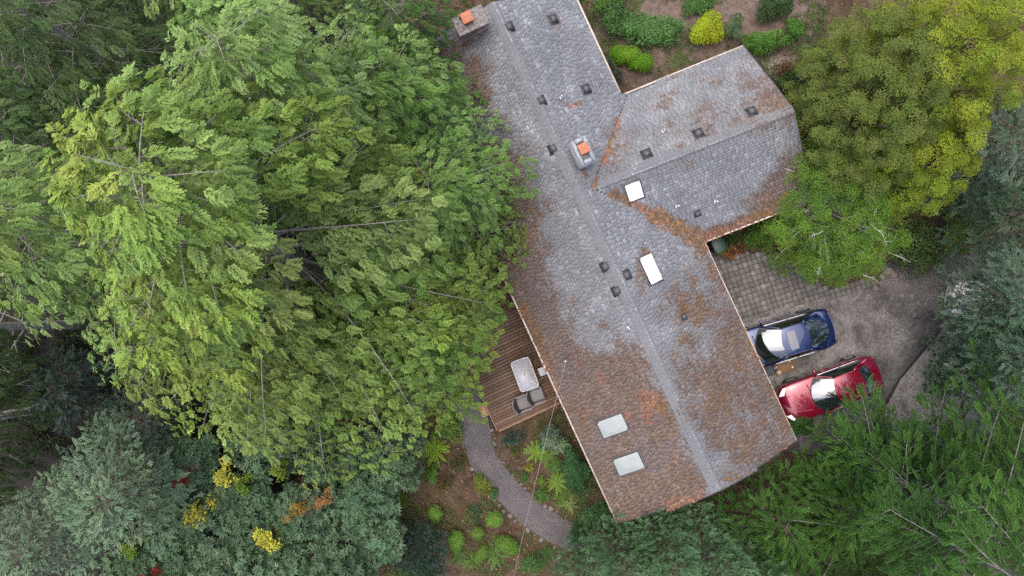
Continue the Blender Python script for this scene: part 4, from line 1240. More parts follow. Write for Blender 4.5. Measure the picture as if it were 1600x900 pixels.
def broadleaf(label, cpx, z, R, seed, npads, per, cols, proto=LEAF, pad=.5, base=None, name='maple_tree', thick=.5, cap=1.0, twigs=0, bark=BARK_BROWN, az=None, group=None, tilt=.5):
    """spreading tree: limbs fan out to many leafy pads on and under an uneven dome"""
    rng = np.random.default_rng(seed)
    c = at(cpx[0], cpx[1], z * .8)
    b = np.array([c[0] * .96, c[1] * .96, 0]) if base is None else base
    root = empty(name, b, label, 'tree', group)
    fork = np.array([b[0] * .5 + c[0] * .5, b[1] * .5 + c[1] * .5, z * .38])
    MB().tube([b, (b + fork) / 2 + [.1, 0, 0], fork], [.26, .2, .17], 9).build('trunk', bark, root, smooth=True)
    lim = MB(); crown = Crown(proto, seed)
    rx, ry = R if isinstance(R, tuple) else (R, R)
    for i in range(npads):
        a = i * 2.399 + rng.normal(0, .2); d = math.sqrt((i + .5) / npads) * rng.uniform(.92, 1.04)
        if az is not None: d *= az(a)
        lev = rng.uniform() ** 1.5
        zz = z * (1 - .42 * d ** 2.2) - lev * z * thick * .5 + rng.uniform(-.25, .25)
        pc = np.array([c[0] + rx * d * math.cos(a), c[1] + ry * d * math.sin(a), zz])
        out = np.array([math.cos(a) * d * tilt, math.sin(a) * d * tilt, 1.0]) + rng.normal(0, .14, 3)
        out /= np.linalg.norm(out)
        if i % 3 == 0:
            m = fork + (pc - fork) * .5 + [0, 0, -.25]
            lim.tube([fork, m, pc - out * .12], [.05, .03, .008], 5, caps=False)
        col = pal(rng, cols); ps = pad * rng.uniform(.7, 1.3)
        ex = rng.uniform(1.0, 1.7); pa = rng.uniform(0, 3.14)
        for j in range(per):
            qa = rng.uniform(0, 6.283); qr = rng.uniform() ** .5 * (1 + .18 * math.sin(3 * qa + i)); q = np.array([qr * math.cos(qa), qr * math.sin(qa)]) * .85; q = np.array([q[0] * ex, q[1]]); q = np.array([q[0] * math.cos(pa) - q[1] * math.sin(pa), q[0] * math.sin(pa) + q[1] * math.cos(pa)])
            off = np.array([q[0], q[1], 0]) * ps; off[2] = -(q @ q) * ps * .10 - (off @ out) * .6 + rng.normal(0, .07) * ps
            crown.put(pc + off, out + rng.normal(0, .22, 3) + np.array([q[0], q[1], 0]) * .3, max(.13, ps * .42) * rng.uniform(.75, 1.25), col * rng.uniform(.82, 1.2), up=(rng.normal(), rng.normal(), .1))
        if twigs and i % 15 == 5: TW.append((pc + [0, 0, .12], a))
    for q0, a in TW:
        tm = MB(); d = np.array([math.cos(a), math.sin(a), .15]) + rng.normal(0, .45, 3); d /= np.linalg.norm(d); Lb = rng.uniform(.25, .6)
        B = [q0 - d * .3 - [0, 0, .15], q0, q0 + d * Lb * .5 + rng.normal(0, .05, 3), q0 + d * Lb + rng.normal(0, .06, 3)]
        tm.tube(B, [.014, .012, .009, .004], 5, caps=False)
        for k in range(rng.integers(4, 9)):
            f = rng.uniform(0, 1); o_b = B[1] * (1 - f) + B[2] * f if rng.uniform() < .5 else B[2] * (1 - f) + B[3] * f
            dd = d * .6 + np.cross(d, [0, 0, 1]) * rng.choice([-1, 1]) * rng.uniform(.4, 1) + [0, 0, rng.uniform(-.1, .3)]; dd *= rng.uniform(.10, .28)
            tm.tube([o_b, o_b + dd * .5 + rng.normal(0, .03, 3), o_b + dd], [.006, .005, .002], 4, caps=False)
        tm.build('dead_branch', BARK_SILVER, root)
    TW.clear()
    lim.build('limbs', bark, root, smooth=True)
    crown.build('crown', root, roll=3.0, layers=3)
    return root
TW = []

# ------------------------------------------------------------------ palettes (leaf reflectance)
YG = [(.235, .300, .055), (.190, .265, .055), (.205, .275, .088)]
GG = [(.180, .290, .092), (.230, .325, .125), (.145, .245, .068)]
MG = [(.120, .235, .045), (.155, .260, .068), (.105, .195, .045)]
DK = [(.060, .110, .040), (.08, .135, .048), (.05, .09, .038)]
BL = [(.150, .225, .150), (.12, .19, .122), (.18, .25, .158)]
RH = [(.098, .165, .095), (.080, .138, .078), (.122, .19, .112)]

# ------------------------------------------------------------------ big cedar group on the left
def azA(a, t):
    # longer toward the house and to the south, shorter to the west
    return 1 + .06 * math.cos(a + .3) + .05 * math.cos(3 * a)
def bald_A(a, t):
    # few live branches on the side of the upper trunk that faces the house: the grey trunk shows there
    d = abs((a + .45 + math.pi) % (2 * math.pi) - math.pi)
    return .66 < t < .90 and d < .62
conifer('tallest cedar, grey bare trunk showing through its yellow green top', (-7.7, -.1, 0), (-6.35, 2.0, 18.6), 6.3, 1, 108, .22, YG + GG[:1] + MG[:1], CEDAR, 0.48, 0.34, 0.26, .44, .22, .42, .78, azA, .75, .2, twig=1, dead=.03, bald=bald_A)
conifer('cedar with pale grey green sprays at the top of the photo', at(600, 285), at(335, 55, 16.5), 4.6, 2, 74, .22, GG, CEDAR, 0.45, 0.34, 0.26, .26, .2, .42, .8, None, .8, .2, twig=1)
conifer('pale grey green cedar at the left edge of the photo', (-13.3, 1.3, 0), (-13.0, 1.9, 15), 4.4, 3, 66, .24, GG + YG[:1], CEDAR, 0.46, 0.36, 0.26, .25, .2, .42, .8, None, .8, .2, twig=1)
conifer('darker cedar filling the top left corner', (-14.2, 7.6, 0), (-13.9, 7.9, 13), 4.2, 4, 54, .2, [(.095, .15, .055), (.075, .125, .048), (.11, .165, .07)], CEDAR, 0.44, 0.39, 0.27, .22, .2, .42, .8, None, .8, .2)
conifer('thin dark cedar in the far top left corner', (-17.6, 7.2, 0), (-17.6, 7.4, 11), 3.6, 27, 46, .2, [(.08, .135, .048), (.10, .155, .06)], CEDAR, .44, .40, .27, .2, .2, .42, .8, None, .8, .2)
conifer('dark cedar at the left edge between two paler ones', (-16.6, 4.3, 0), (-16.6, 4.5, 11), 3.4, 15, 44, .2, [(.09, .145, .055), (.075, .125, .048), (.12, .175, .075)], CEDAR, 0.44, 0.39, 0.27, .2, .2, .42, .8, None, .8, .2)
conifer('cedar cut by the top edge, left of centre', (-9.6, 10.4, 0), (-9.5, 10.4, 13), 4.0, 16, 48, .2, GG, CEDAR, 0.44, 0.39, 0.27, .2, .2, .42, .8, None, .8, .2)
conifer('cedar cut by the top edge near the left corner', (-12.8, 10.8, 0), (-12.6, 10.8, 11), 3.4, 17, 40, .2, [(.10, .16, .06), (.12, .18, .075)], CEDAR, 0.44, 0.39, 0.27, .2, .2, .42, .8, None, .8, .2)
conifer('cedar with shade painted into its leaves, added beyond the left edge above the dark gap', (-18.6, -1.6, 0), (-18.6, -1.4, 12), 3.2, 18, 40, .25, [(.035, .058, .022)], CEDAR, 0.44, 0.42, 0.29, .2, .2, .42, .8, None, .8, .25)  # tree added to shade the gap; leaf colour darkened to look shaded
conifer('second added cedar, leaves toned down as shade, beyond the left edge below the dark gap', (-20.2, -5.2, 0), (-20.2, -5.2, 12), 3.4, 19, 40, .25, [(.035, .058, .022)], CEDAR, 0.44, 0.42, 0.29, .2, .2, .42, .8, None, .8, .25)  # also added for its shade, with the same shade-dark leaf colour
conifer('lower cedar whose bright tips overhang the left eave', at(690, 330), at(668, 280, 9.8), 3.4, 5, 64, .3, MG + GG, CEDAR, 0.35, 0.31, 0.23, .22, .2, .4, .7, None, .7, .2)
conifer('lower bright cedar drooping over the north corner of the deck', at(668, 508), at(636, 490, 9.0), 3.75, 6, 70, .28, MG + YG[:1], CEDAR, 0.37, 0.31, 0.23, .22, .2, .42, .7, None, .7, .2)
conifer('yellow green cedar above the rhododendron thicket', at(492, 535), at(385, 560, 10.0), 3.9, 7, 70, .25, YG + MG, CEDAR, 0.40, 0.32, 0.24, .22, .2, .42, .75, None, .75, .2)
conifer('dark cedar behind the brick chimney', at(640, 70), at(610, 10, 8.5), 2.9, 8, 50, .2, DK + MG[:1], CEDAR, 0.35, 0.37, 0.23, .2, .2, .4, .75)
conifer('cedar between the tallest tree and the brick chimney', at(640, 190), at(560, 130, 11), 3.4, 9, 56, .25, GG + MG, CEDAR, 0.40, 0.37, 0.24, .22, .2, .42, .75)

# ------------------------------------------------------------------ blue green conifers, bottom left
conifer('blue green conifer with a leaning pale trunk in the bottom left corner', at(235, 735), at(165, 790, 7.2), 2.7, 11, 60, .12, BL, BLUE, .36, .27, .22, .14, .25, .2, .7, None, .05, .06, bark=BARK_BROWN, hang=.1)
conifer('blue green conifer cut by the bottom left corner of the photo', at(130, 810), at(30, 870, 6.8), 2.5, 12, 54, .12, BL, BLUE, .36, .27, .22, .13, .25, .2, .7, None, .05, .06, hang=.1, bark=BARK_BROWN)
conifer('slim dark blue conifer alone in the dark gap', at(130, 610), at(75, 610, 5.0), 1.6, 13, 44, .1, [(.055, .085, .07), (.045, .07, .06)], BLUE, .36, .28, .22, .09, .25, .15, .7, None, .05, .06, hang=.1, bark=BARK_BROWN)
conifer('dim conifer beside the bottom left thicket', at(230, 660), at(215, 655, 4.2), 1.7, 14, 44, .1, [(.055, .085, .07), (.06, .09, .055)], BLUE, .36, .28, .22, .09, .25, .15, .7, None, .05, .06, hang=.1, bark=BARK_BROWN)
rh = [(310, 715, 1.5, 2.6), (420, 690, 1.5, 2.7), (520, 700, 1.4, 2.9), (610, 705, 1.6, 3.0), (575, 775, 1.6, 3.2), (480, 790, 1.5, 2.8), (380, 780, 1.6, 2.8), (290, 800, 1.5, 2.7), (330, 870, 1.7, 2.6), (430, 880, 1.7, 2.7), (540, 860, 1.7, 2.9), (230, 880, 1.4, 2.4), (600, 835, 1.0, 2.6)]
rl = ['rhododendron nearest the slim dark conifer, under the cedar tips', 'rhododendron beneath the yellow green cedar', 'large leaved rhododendron between cedar tips and orange maple', 'rhododendron reaching furthest toward the gravel path', 'pale topped rhododendron with an arching bare twig', 'rhododendron beside the orange turning maple', 'rhododendron between the two big yellow maples', 'rhododendron touching the leaning blue conifer', 'rhododendron at the bottom edge beside the red leaves', 'rhododendron at the bottom edge under the yellow maple', 'broad rhododendron at the bottom edge, left of the dark shrub', 'rhododendron in the corner left of the red leaves', 'small rhododendron standing just left of the brown soil']
for i, ((x, y, r, h), lb) in enumerate(zip(rh, rl)):
    k = .86 + .22 * ((i * 7) % 5) / 4
    blob(lb, (x, y), r, h, 100 + i, 620, [tuple(c * k for c in q) for q in RH], ROSE, .23, name='rhododendron', lumps=11, lump_r=.42, shell=.5)
yl = [(330, 785, .55, 3.1, 'bright yellow vine maple, largest yellow patch in the thicket'), (368, 730, .40, 3.0, 'small yellow maple higher up beside the red leaves'), (437, 826, .50, 3.1, 'yellow maple low in the thicket, right of the largest patch')]
for i, (x, y, r, h, lb) in enumerate(yl):
    blob(lb, (x, y), (r * 1.7, r * 1.0, .5 + i), h, 130 + i, 46, [(.44, .43, .05), (.50, .47, .09), (.36, .38, .05)], BROAD, .19, name='vine_maple', cat='shrub', lumps=9, lump_r=.22)
blob('orange and green vine maple sapling right of centre in the thicket', (478, 778), (.95, .5, .5), 3.1, 134, 130, [(.30, .16, .05), (.22, .24, .04), (.34, .20, .08)], BROAD, .15, name='vine_maple', lumps=7, lump_r=.35)
blob('thin orange maple branch tips by the pale rhododendron', (520, 765), (.7, .25, .9), 3.3, 135, 40, [(.36, .19, .08), (.30, .15, .06)], BROAD, .13, name='vine_maple', lumps=4, lump_r=.35)
blob('deep red leaved sapling left of the yellow maples', (308, 735), (.75, .35, .9), 3.0, 136, 60, [(.26, .035, .022), (.20, .03, .025)], BROAD, .13, name='vine_maple', lumps=6, lump_r=.3)
blob('red leaved sapling at the very bottom edge', (258, 886), (.8, .3, .2), 2.9, 137, 80, [(.34, .05, .03), (.26, .04, .03)], BROAD, .14, name='vine_maple', lumps=5, lump_r=.38)
for i, (x, y, r, lb) in enumerate([(400, 745, .45, 'small bright green sapling among the rhododendrons'), (232, 838, .5, 'yellowish green sapling by the bottom left conifer'), (455, 722, .4, 'yellow green sapling below the cedar tips')]):
    blob(lb, (x, y), r, 3.0, 140 + i, 80, [(.16, .22, .035), (.12, .20, .03)], BROAD, .15, name='sapling', lumps=5, lump_r=.4)
blob('wide dark blue green shrub on the brown soil at the bottom edge', (655, 855), (1.45, 1.25, 0), 1.5, 150, 700, [(.045, .075, .055), (.034, .06, .045), (.05, .08, .06)], SOFT, .20, lumps=12, lump_r=.42, shell=.5)
blob('green leafy shrub at the bottom edge beside the dark shrub', (655, 893), (.9, .5, 0), .9, 151, 200, [(.05, .095, .035), (.04, .08, .035)], LANCE, .22, lumps=6)
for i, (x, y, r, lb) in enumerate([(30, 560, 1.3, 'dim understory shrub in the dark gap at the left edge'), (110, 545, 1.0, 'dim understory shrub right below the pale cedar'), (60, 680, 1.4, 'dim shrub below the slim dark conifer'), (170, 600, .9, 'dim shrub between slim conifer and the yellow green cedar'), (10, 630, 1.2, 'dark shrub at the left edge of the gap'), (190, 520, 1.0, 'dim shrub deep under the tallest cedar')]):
    blob(lb, (x, y), r, 1.0, 160 + i, 120, [(.022, .036, .018), (.03, .045, .022), (.03, .03, .014)], BROAD, .2, lumps=7, lump_r=.35, name='understory_shrub')  # near-black leaf colours stand in for the deep shade of the gap

# ------------------------------------------------------------------ conifers bottom centre and bottom right
soft = [(908, 893, .95, 2.6), (972, 860, 1.2, 4.2), (1035, 850, 1.2, 4.8), (1112, 868, 1.25, 6.2), (1010, 900, 1.2, 4.6), (1165, 885, 1.1, 5.0)]
sl_ = ['small blue green cypress nearest the end of the gravel path', 'blue green cypress directly below the mossy gable corner', 'blue green cypress below the ridge end', 'tallest pale tipped cypress at the bottom edge', 'low cypress at the bottom edge between its neighbours', 'cypress furthest right at the bottom edge, against the dark fir']
for i, ((x, y, r, h), lb) in enumerate(zip(soft, sl_)):
    k = 1 + .12 * (i == 3)
    rt = at(x, y, h * .5); 
    conifer(lb, (rt[0] * .97, rt[1] * .97, 0), (rt[0] * 1.0, rt[1] * 1.0, h), r, 170 + i, 90, .06, [(.125 * k, .235 * k, .120 * k), (.18 * k, .31 * k, .16 * k), (.10 * k, .19 * k, .10 * k)], FIRP, .36, .24, .17, .08, .95, .10, .62, None, -.75, .1, hang=0, name='cypress_tree', bark=BARK_BROWN, minc=.25, layers=6)
FG = [(.046, .115, .020), (.064, .142, .026), (.034, .086, .020), (.054, .115, .03)]
FIR = dict(hang=.08, lift=.12, secang=44, name='fir_tree', bark=BARK_FIR)
def up(px, py, z, dx=0, dy=0):
    b = at(px, py); return b, (b[0] + dx, b[1] + dy, z)
conifer('large dark green fir filling the bottom right corner', *up(1410, 805, 13.5), 6.8, 21, 74, .08, FG, FIRP, .44, .38, .27, .26, .12, .20, .60, None, .1, .12, twig=1, dead=.07, layers=6, **FIR)
conifer('tall fir at the right edge below the blue green trees', *up(1560, 745, 12.0), 4.3, 24, 56, .1, FG, FIRP, .44, .38, .27, .2, .12, .2, .62, None, .1, .12, twig=0, dead=.05, layers=6, **FIR)
conifer('fir at the bottom edge left of the largest one', *up(1225, 905, 9.0), 3.3, 25, 56, .08, FG, FIRP, .42, .36, .27, .16, .12, .2, .62, None, .1, .12, twig=1, dead=.08, layers=6, **FIR)
conifer('fir whose branches reach over the red car', *up(1335, 722, 7.0), 3.0, 23, 52, .1, FG, FIRP, .42, .34, .26, .15, .12, .2, .6, None, .1, .12, layers=6, **FIR)
conifer('young fir beside the gable end', *up(1172, 772, 4.2), 2.1, 22, 34, .12, FG, FIRP, .40, .32, .26, .09, .25, .12, .6, None, .05, .12, **dict(FIR, bark=BARK_BROWN))
conifer('slim fir between the largest fir and the red car', *up(1262, 745, 5.5), 2.0, 26, 40, .12, FG, FIRP, .40, .32, .26, .11, .25, .12, .6, None, .05, .12, layers=6, **dict(FIR, bark=BARK_BROWN))
dk = tuple((c[0] * .95, c[1] * .85, c[2] * .85) for c in BL)
conifer('blue green conifer overhanging the gravel lane on the right', at(1534, 478), at(1610, 465, 7.2), 2.5, 31, 84, .12, [(.085, .145, .095), (.11, .175, .12), (.07, .12, .075)], BLUE, .36, .27, .22, .15, .2, .25, .65, None, .08, .06, hang=.1, bark=BARK_BROWN, layers=4)
conifer('dim blue green conifer at the right edge beyond the lane', at(1560, 560), at(1620, 560, 7.5), 2.6, 32, 56, .12, [(.075, .125, .085), (.09, .145, .10)], BLUE, .36, .27, .22, .15, .2, .25, .65, None, .08, .06, hang=.1, bark=BARK_BROWN)
conifer('grey blue conifer under the yellow maple at the right edge', at(1500, 260), at(1590, 205, 8.0), 2.3, 33, 56, .12, [(.085, .13, .092), (.10, .15, .105)], BLUE, .36, .27, .22, .14, .2, .25, .65, None, .08, .06, hang=.1, bark=BARK_BROWN)
conifer('dark conifer between the grey blue tree and the lane', at(1560, 340), at(1610, 330, 6.5), 2.3, 34, 50, .12, [(.055, .095, .055), (.065, .11, .065)], BLUE, .36, .28, .22, .14, .2, .25, .65, None, .08, .06, hang=.1, bark=BARK_BROWN)
conifer('small blue green conifer at the joint of the driveway', at(1478, 570), at(1490, 575, 3.2), 1.1, 35, 36, .1, [(.08, .135, .085), (.095, .155, .10)], TUFT, .22, .32, .22, .07, .25, .2, .7, None, .05, .06, hang=.1, bark=BARK_BROWN)

# ------------------------------------------------------------------ broadleaf trees, right
OL = [(.108, .158, .034), (.135, .178, .042), (.090, .140, .030), (.15, .165, .046)]
YE = [(.185, .235, .022), (.160, .225, .022), (.215, .245, .030), (.13, .20, .025)]
broadleaf('olive green maple beside the shingle roof wing', (1412, 130), 9.0, (1.95, 3.5), 41, 430, 15, OL, LEAF, .27, thick=1.25)
broadleaf('yellow green maple in the top right corner', (1530, 70), 10.5, (2.8, 2.9), 42, 400, 15, YE, LEAF, .27, thick=1.25)
broadleaf('yellow green maple right of centre, leaning over the green tree', (1470, 235), 8.0, (1.9, 2.1), 43, 220, 15, YE, LEAF, .27, thick=1.2)
broadleaf('green tree with silvery dead twigs beside the paved patio', (1338, 312), 5.0, (2.9, 3.2), 44, 420, 15, [(.088, .190, .024), (.112, .22, .03), (.14, .22, .036), (.062, .135, .024)], LANCE, .27, name='dogwood_tree', thick=1.3, twigs=2, bark=BARK_SILVER, tilt=.6)
blob('light green shrub tucked against the end of the roof wing', (1275, 228), (.9, 1.1, .2), 3.0, 201, 330, [(.085, .16, .045), (.10, .175, .055)], LANCE, .26, lumps=8)
blob('mid green shrub behind the roof wing corner', (1253, 190), (.5, .8, .1), 2.4, 202, 170, [(.07, .14, .035), (.06, .12, .03)], BROAD, .2, lumps=5)
blob('dark shrub in the shade between green tree and lane', (1430, 385), 1.2, 1.5, 203, 260, [(.03, .055, .018), (.038, .065, .02)], BROAD, .22, lumps=8)
blob('yellowish green shrub beside the gravel lane', (1492, 352), 1.05, 2.2, 204, 420, [(.075, .115, .022), (.06, .10, .022)], BROAD, .18, lumps=9)
blob('dark evergreen shrub at the right of the lane', (1530, 330), .9, 1.6, 205, 240, [(.028, .05, .025)], BROAD, .2, lumps=6)
blob('reddish brown shrub by the bare clearing', (1222, 112), .42, .8, 206, 90, [(.075, .045, .025), (.09, .06, .03)], BROAD, .15, lumps=4)
blob('dark green shrub below the reddish one', (1232, 128), .55, .9, 207, 150, [(.035, .07, .022), (.04, .08, .025)], BROAD, .16, lumps=5)
blob('shaded shrub at the foot of the olive maple', (1262, 165), .6, 1.0, 208, 130, [(.03, .055, .02)], BROAD, .18, lumps=5)

# ------------------------------------------------------------------ shrubs behind the house (top centre)
blob('broad green groundcover bank along the back path', (1015, 47), (1.45, .62, -.05), .8, 211, 620, [(.062, .135, .040), (.075, .155, .048)], BROAD, .18, lumps=11, lump_r=.5)
blob('darker end of shrubbery nearest the long eave', (962, 30), (.55, .95, .3), .8, 212, 240, [(.055, .11, .036), (.045, .10, .032)], BROAD, .17, lumps=6)
blob('bright yellow green round shrub', (1106, 46), (.66, .62, 0), .9, 213, 620, [(.21, .26, .015), (.24, .29, .020)], BROAD, .12, lumps=5, lump_r=.62)
blob('grey green shrub beside the yellow green round one', (1146, 45), (.42, .7, 0), .7, 214, 260, [(.07, .11, .055), (.06, .10, .04)], BROAD, .11, lumps=5)
blob('long low green hedge behind the roof wing', (1195, 66), (1.1, .42, .12), .7, 215, 520, [(.055, .13, .024), (.07, .15, .030)], BROAD, .13, lumps=8, lump_r=.55)
blob('hedge end climbing toward the olive maple', (1240, 48), (.5, .35, .7), .7, 216, 180, [(.05, .12, .024), (.065, .14, .028)], BROAD, .13, lumps=4, lump_r=.6)
blob('bright green kidney shaped clipped shrub', (979, 90), (.50, .42, 0), .75, 217, 380, [(.085, .20, .012), (.10, .22, .016)], LEAF, .12, lumps=2, lump_r=.85, shell=.2)
o_ = [o for o in bpy.data.objects if o.get('label') == 'bright green kidney shaped clipped shrub'][0]
blob('bright green clipped shrub half behind the kidney shaped one', (1001, 102), (.46, .42, 0), .7, 218, 340, [(.085, .20, .012), (.10, .22, .016)], LEAF, .12, lumps=2, lump_r=.85, shell=.2)
for i, (x, y, rx, ry, col, lb) in enumerate([(1093, 6, .6, .4, (.06, .13, .035), 'green shrub cut by the top edge above the yellow green one'), (905, -2, .55, .5, (.11, .19, .05), 'light green branch tip hanging over the top of the roof'), (955, 3, .9, .35, (.075, .14, .035), 'green shrub at the top edge beside the roof'), (1215, 8, .9, .6, (.04, .07, .026), 'dark green shrub at the top edge beside the olive maple'), (962, 122, .35, .2, (.075, .10, .065), 'grey green tuft in the corner below the clipped shrubs'), (950, 108, .25, .3, (.08, .11, .07), 'small grey green tuft beside the long eave'), (1137, 373, .45, .35, (.045, .10, .028), 'low green juniper under the wing eave'), (1127, 386, .2, .25, (.08, .14, .03), 'small light green plant beside the wheelie bin'), (1153, 388, .4, .18, (.14, .075, .035), 'rusty brown grass clump by the patio'), (1140, 396, .22, .15, (.24, .12, .05), 'orange brown dried clump at the patio corner'), (1180, 370, .45, .5, (.06, .11, .02), 'green shrub between wing eave and the green tree'), (1250, 657, .55, .6, (.03, .08, .02), 'dark clipped shrub between house corner and red car')]):
    h_ = 2.9 if i == 1 else (.9 if i in (3, 10, 11) else .55)
    blob(lb, (x, y), (rx, ry, .4 if i != 6 else .35), h_, 220 + i, int(260 * (rx * ry / .25) ** .7) + 60, [col, tuple(c * .8 for c in col)], BROAD if i not in (4, 5, 8, 9, 6) else SOFT, .14, lumps=5, lump_r=.6)

# ------------------------------------------------------------------ garden in front of the deck
for i, (x, y, rx, ry, ro, h, lb) in enumerate([(680, 803, .30, .38, .2, .55, 'small clipped green shrub at the left of the garden'), (773, 811, .40, .33, .2, .6, 'round clipped green shrub beside the path bend'), (746, 832, .29, .27, .2, .5, 'smallest round clipped shrub in the middle of the soil'), (793, 851, .62, .33, -.55, .6, 'long oval clipped shrub touching the overhead cable'), (713, 846, .36, .48, .0, .7, 'tapered clipped shrub against the dark blue green shrub'), (752, 866, .22, .40, -.5, .5, 'narrow clipped shrub behind the big sword fern')]):
    blob(lb, (x, y), (rx, ry, ro), h, 240 + i, 760, [(.085, .165, .028), (.098, .18, .034)], LEAF, .105, lumps=1, shell=.12, updir=.85)
for i, (x, y, rx, ry, ro, h, n, cols, pr, sz, lb) in enumerate([
    (897, 735, .55, 1.1, .4, 1.2, 520, [(.030, .075, .028), (.036, .088, .034)], BROAD, .14, 'dark green hedge along the house wall below the deck'),
    (934, 803, .75, .75, 0, 1.2, 620, [(.045, .105, .038), (.055, .12, .045)], BROAD, .12, 'round green bush at the house corner flecked with pale flowers'),
    (862, 690, .55, .40, .2, .9, 170, [(.11, .16, .10), (.085, .135, .085)], BROAD, .13, 'pale grey green bush below the deck edge'),
    (858, 674, .4, .3, .2, .8, 110, [(.06, .10, .07), (.075, .11, .08)], BROAD, .13, 'grey green bush close to the deck edge'),
    (877, 695, .35, .3, .2, .9, 110, [(.13, .19, .11), (.10, .16, .09)], BROAD, .12, 'pale leaved shrub above the dark hedge'),
    (800, 683, .45, .24, .35, .35, 140, [(.065, .10, .085), (.055, .09, .07)], SOFT, .15, 'low blue green juniper at the deck corner'),
    (752, 755, .28, .5, .5, .4, 150, [(.10, .15, .03), (.15, .15, .03)], LANCE, .15, 'yellowish green clump at the left edge of the path'),
    (771, 771, .2, .22, 0, .3, 60, [(.05, .09, .03)], BROAD, .12, 'small dark clump on the path edge below the yellowish one'),
    (714, 722, .3, .35, .2, .35, 110, [(.075, .105, .035), (.11, .105, .04)], SOFT, .16, 'grey green grass tuft beside the upper path'),
    (695, 752, .28, .3, .2, .3, 100, [(.12, .095, .035), (.10, .09, .03)], SOFT, .16, 'tan grass tuft on the bare soil'),
    (742, 797, .28, .2, .6, .25, 70, [(.05, .075, .04)], BROAD, .12, 'thin dark groundcover on the bare soil'),
    (743, 812, .12, .2, 0, .25, 40, [(.05, .08, .04)], BROAD, .11, 'tiny dark plant above the smallest clipped shrub'),
    (700, 665, .5, .5, 0, .7, 170, [(.10, .16, .035), (.075, .13, .03)], LANCE, .2, 'bright green shrub where the cedar meets the path'),
    (712, 680, .3, .25, 0, .5, 70, [(.13, .13, .03), (.08, .13, .03)], LANCE, .18, 'yellow green tuft beside the top of the path'),
    (675, 740, .25, .4, 0, .5, 80, [(.07, .14, .03)], BROAD, .13, 'small green bush by the rhododendron edge'),
    (845, 752, .25, .2, 0, .3, 60, [(.10, .16, .03)], BROAD, .11, 'small yellow green plant beside the cable'),
    (826, 731, .18, .15, 0, .25, 40, [(.17, .18, .03)], BROAD, .10, 'tiny yellow plant in the island bed'),
    (846, 774, .3, .35, 0, .4, 100, [(.065, .125, .03)], BROAD, .13, 'leafy green plant in the island bed below the ferns'),
    (818, 746, .14, .2, 0, .3, 50, [(.05, .10, .035)], BROAD, .12, 'small green sprig in the middle of the island bed'),
    (870, 727, .35, .3, 0, .5, 120, [(.075, .14, .035)], BROAD, .13, 'mid green plant left of the dark hedge'),
    (806, 700, .4, .35, 0, .2, 60, [(.085, .12, .035), (.10, .11, .04)], SOFT, .13, 'thin grassy groundcover below the deck corner'),
    (830, 880, .4, .3, 0, .5, 120, [(.055, .115, .035)], LANCE, .2, 'green shrub at the bottom edge by the cable'),
    (905, 832, .4, .5, 0, .5, 130, [(.035, .085, .03)], LANCE, .2, 'dark leafy plant where the path meets the round bush')]):
    blob(lb, (x, y), (rx, ry, ro), h, 260 + i, n, cols, pr, sz, lumps=6 if n > 90 else 4, lump_r=.5)

def frond_mesh(seed, L, w, arch, n=9):
    r = random.Random(seed); V, Q, T = [], [], []
    mb = MB()
    pts = [np.array([0, L * s, L * (.75 * s - arch * s * s)]) for s in np.linspace(0, 1, n + 1)]
    S = []
    for i in range(n):
        s = (i + .5) / n; env = w * .85 * math.sin(math.pi * min(1, .12 + s * .9)) ** .8
        b = pts[i] * .5 + pts[i + 1] * .5
        for sd in (-1, 1):
            S.append((b, (sd, .55, -.1 + r.uniform(-.1, .1)), (0, -.3, 1), env * r.uniform(.9, 1.1), L / n * 1.0, .8, 1.1))
    S.append((pts[-2], pts[-1] - pts[-2], (0, 0, 1), L / n * 1.6, w * .4, 1, 1.1))
    return proto_from(S)
def fern(label, px, py, size, n, seed, col, arch=.75, wd=.16, name='fern', group=None, z0=0.0):
    r = random.Random(seed); c = at(px, py, .25); c[2] = z0
    root = empty(name, c, label, 'fern' if name == 'fern' else 'plant', group)
    ms = []
    for k in range(3):
        p = frond_mesh(seed * 7 + k, size, size * wd, arch * r.uniform(.9, 1.1))
        kk = r.uniform(.85, 1.15)
        mb = MB(); mb.add(p[0], p[1], col=np.array(col)[None] * p[2][:, None] * kk); ms.append(mb.mesh('frond', FOL))
    for k in range(n):
        o = link('frond', ms[k % 3], root); o.rotation_euler = (r.uniform(-.25, .2), r.uniform(-.15, .15), k * 2 * math.pi / n + r.uniform(-.2, .2))
        s = r.uniform(.75, 1.1); o.scale = (s, s, s)
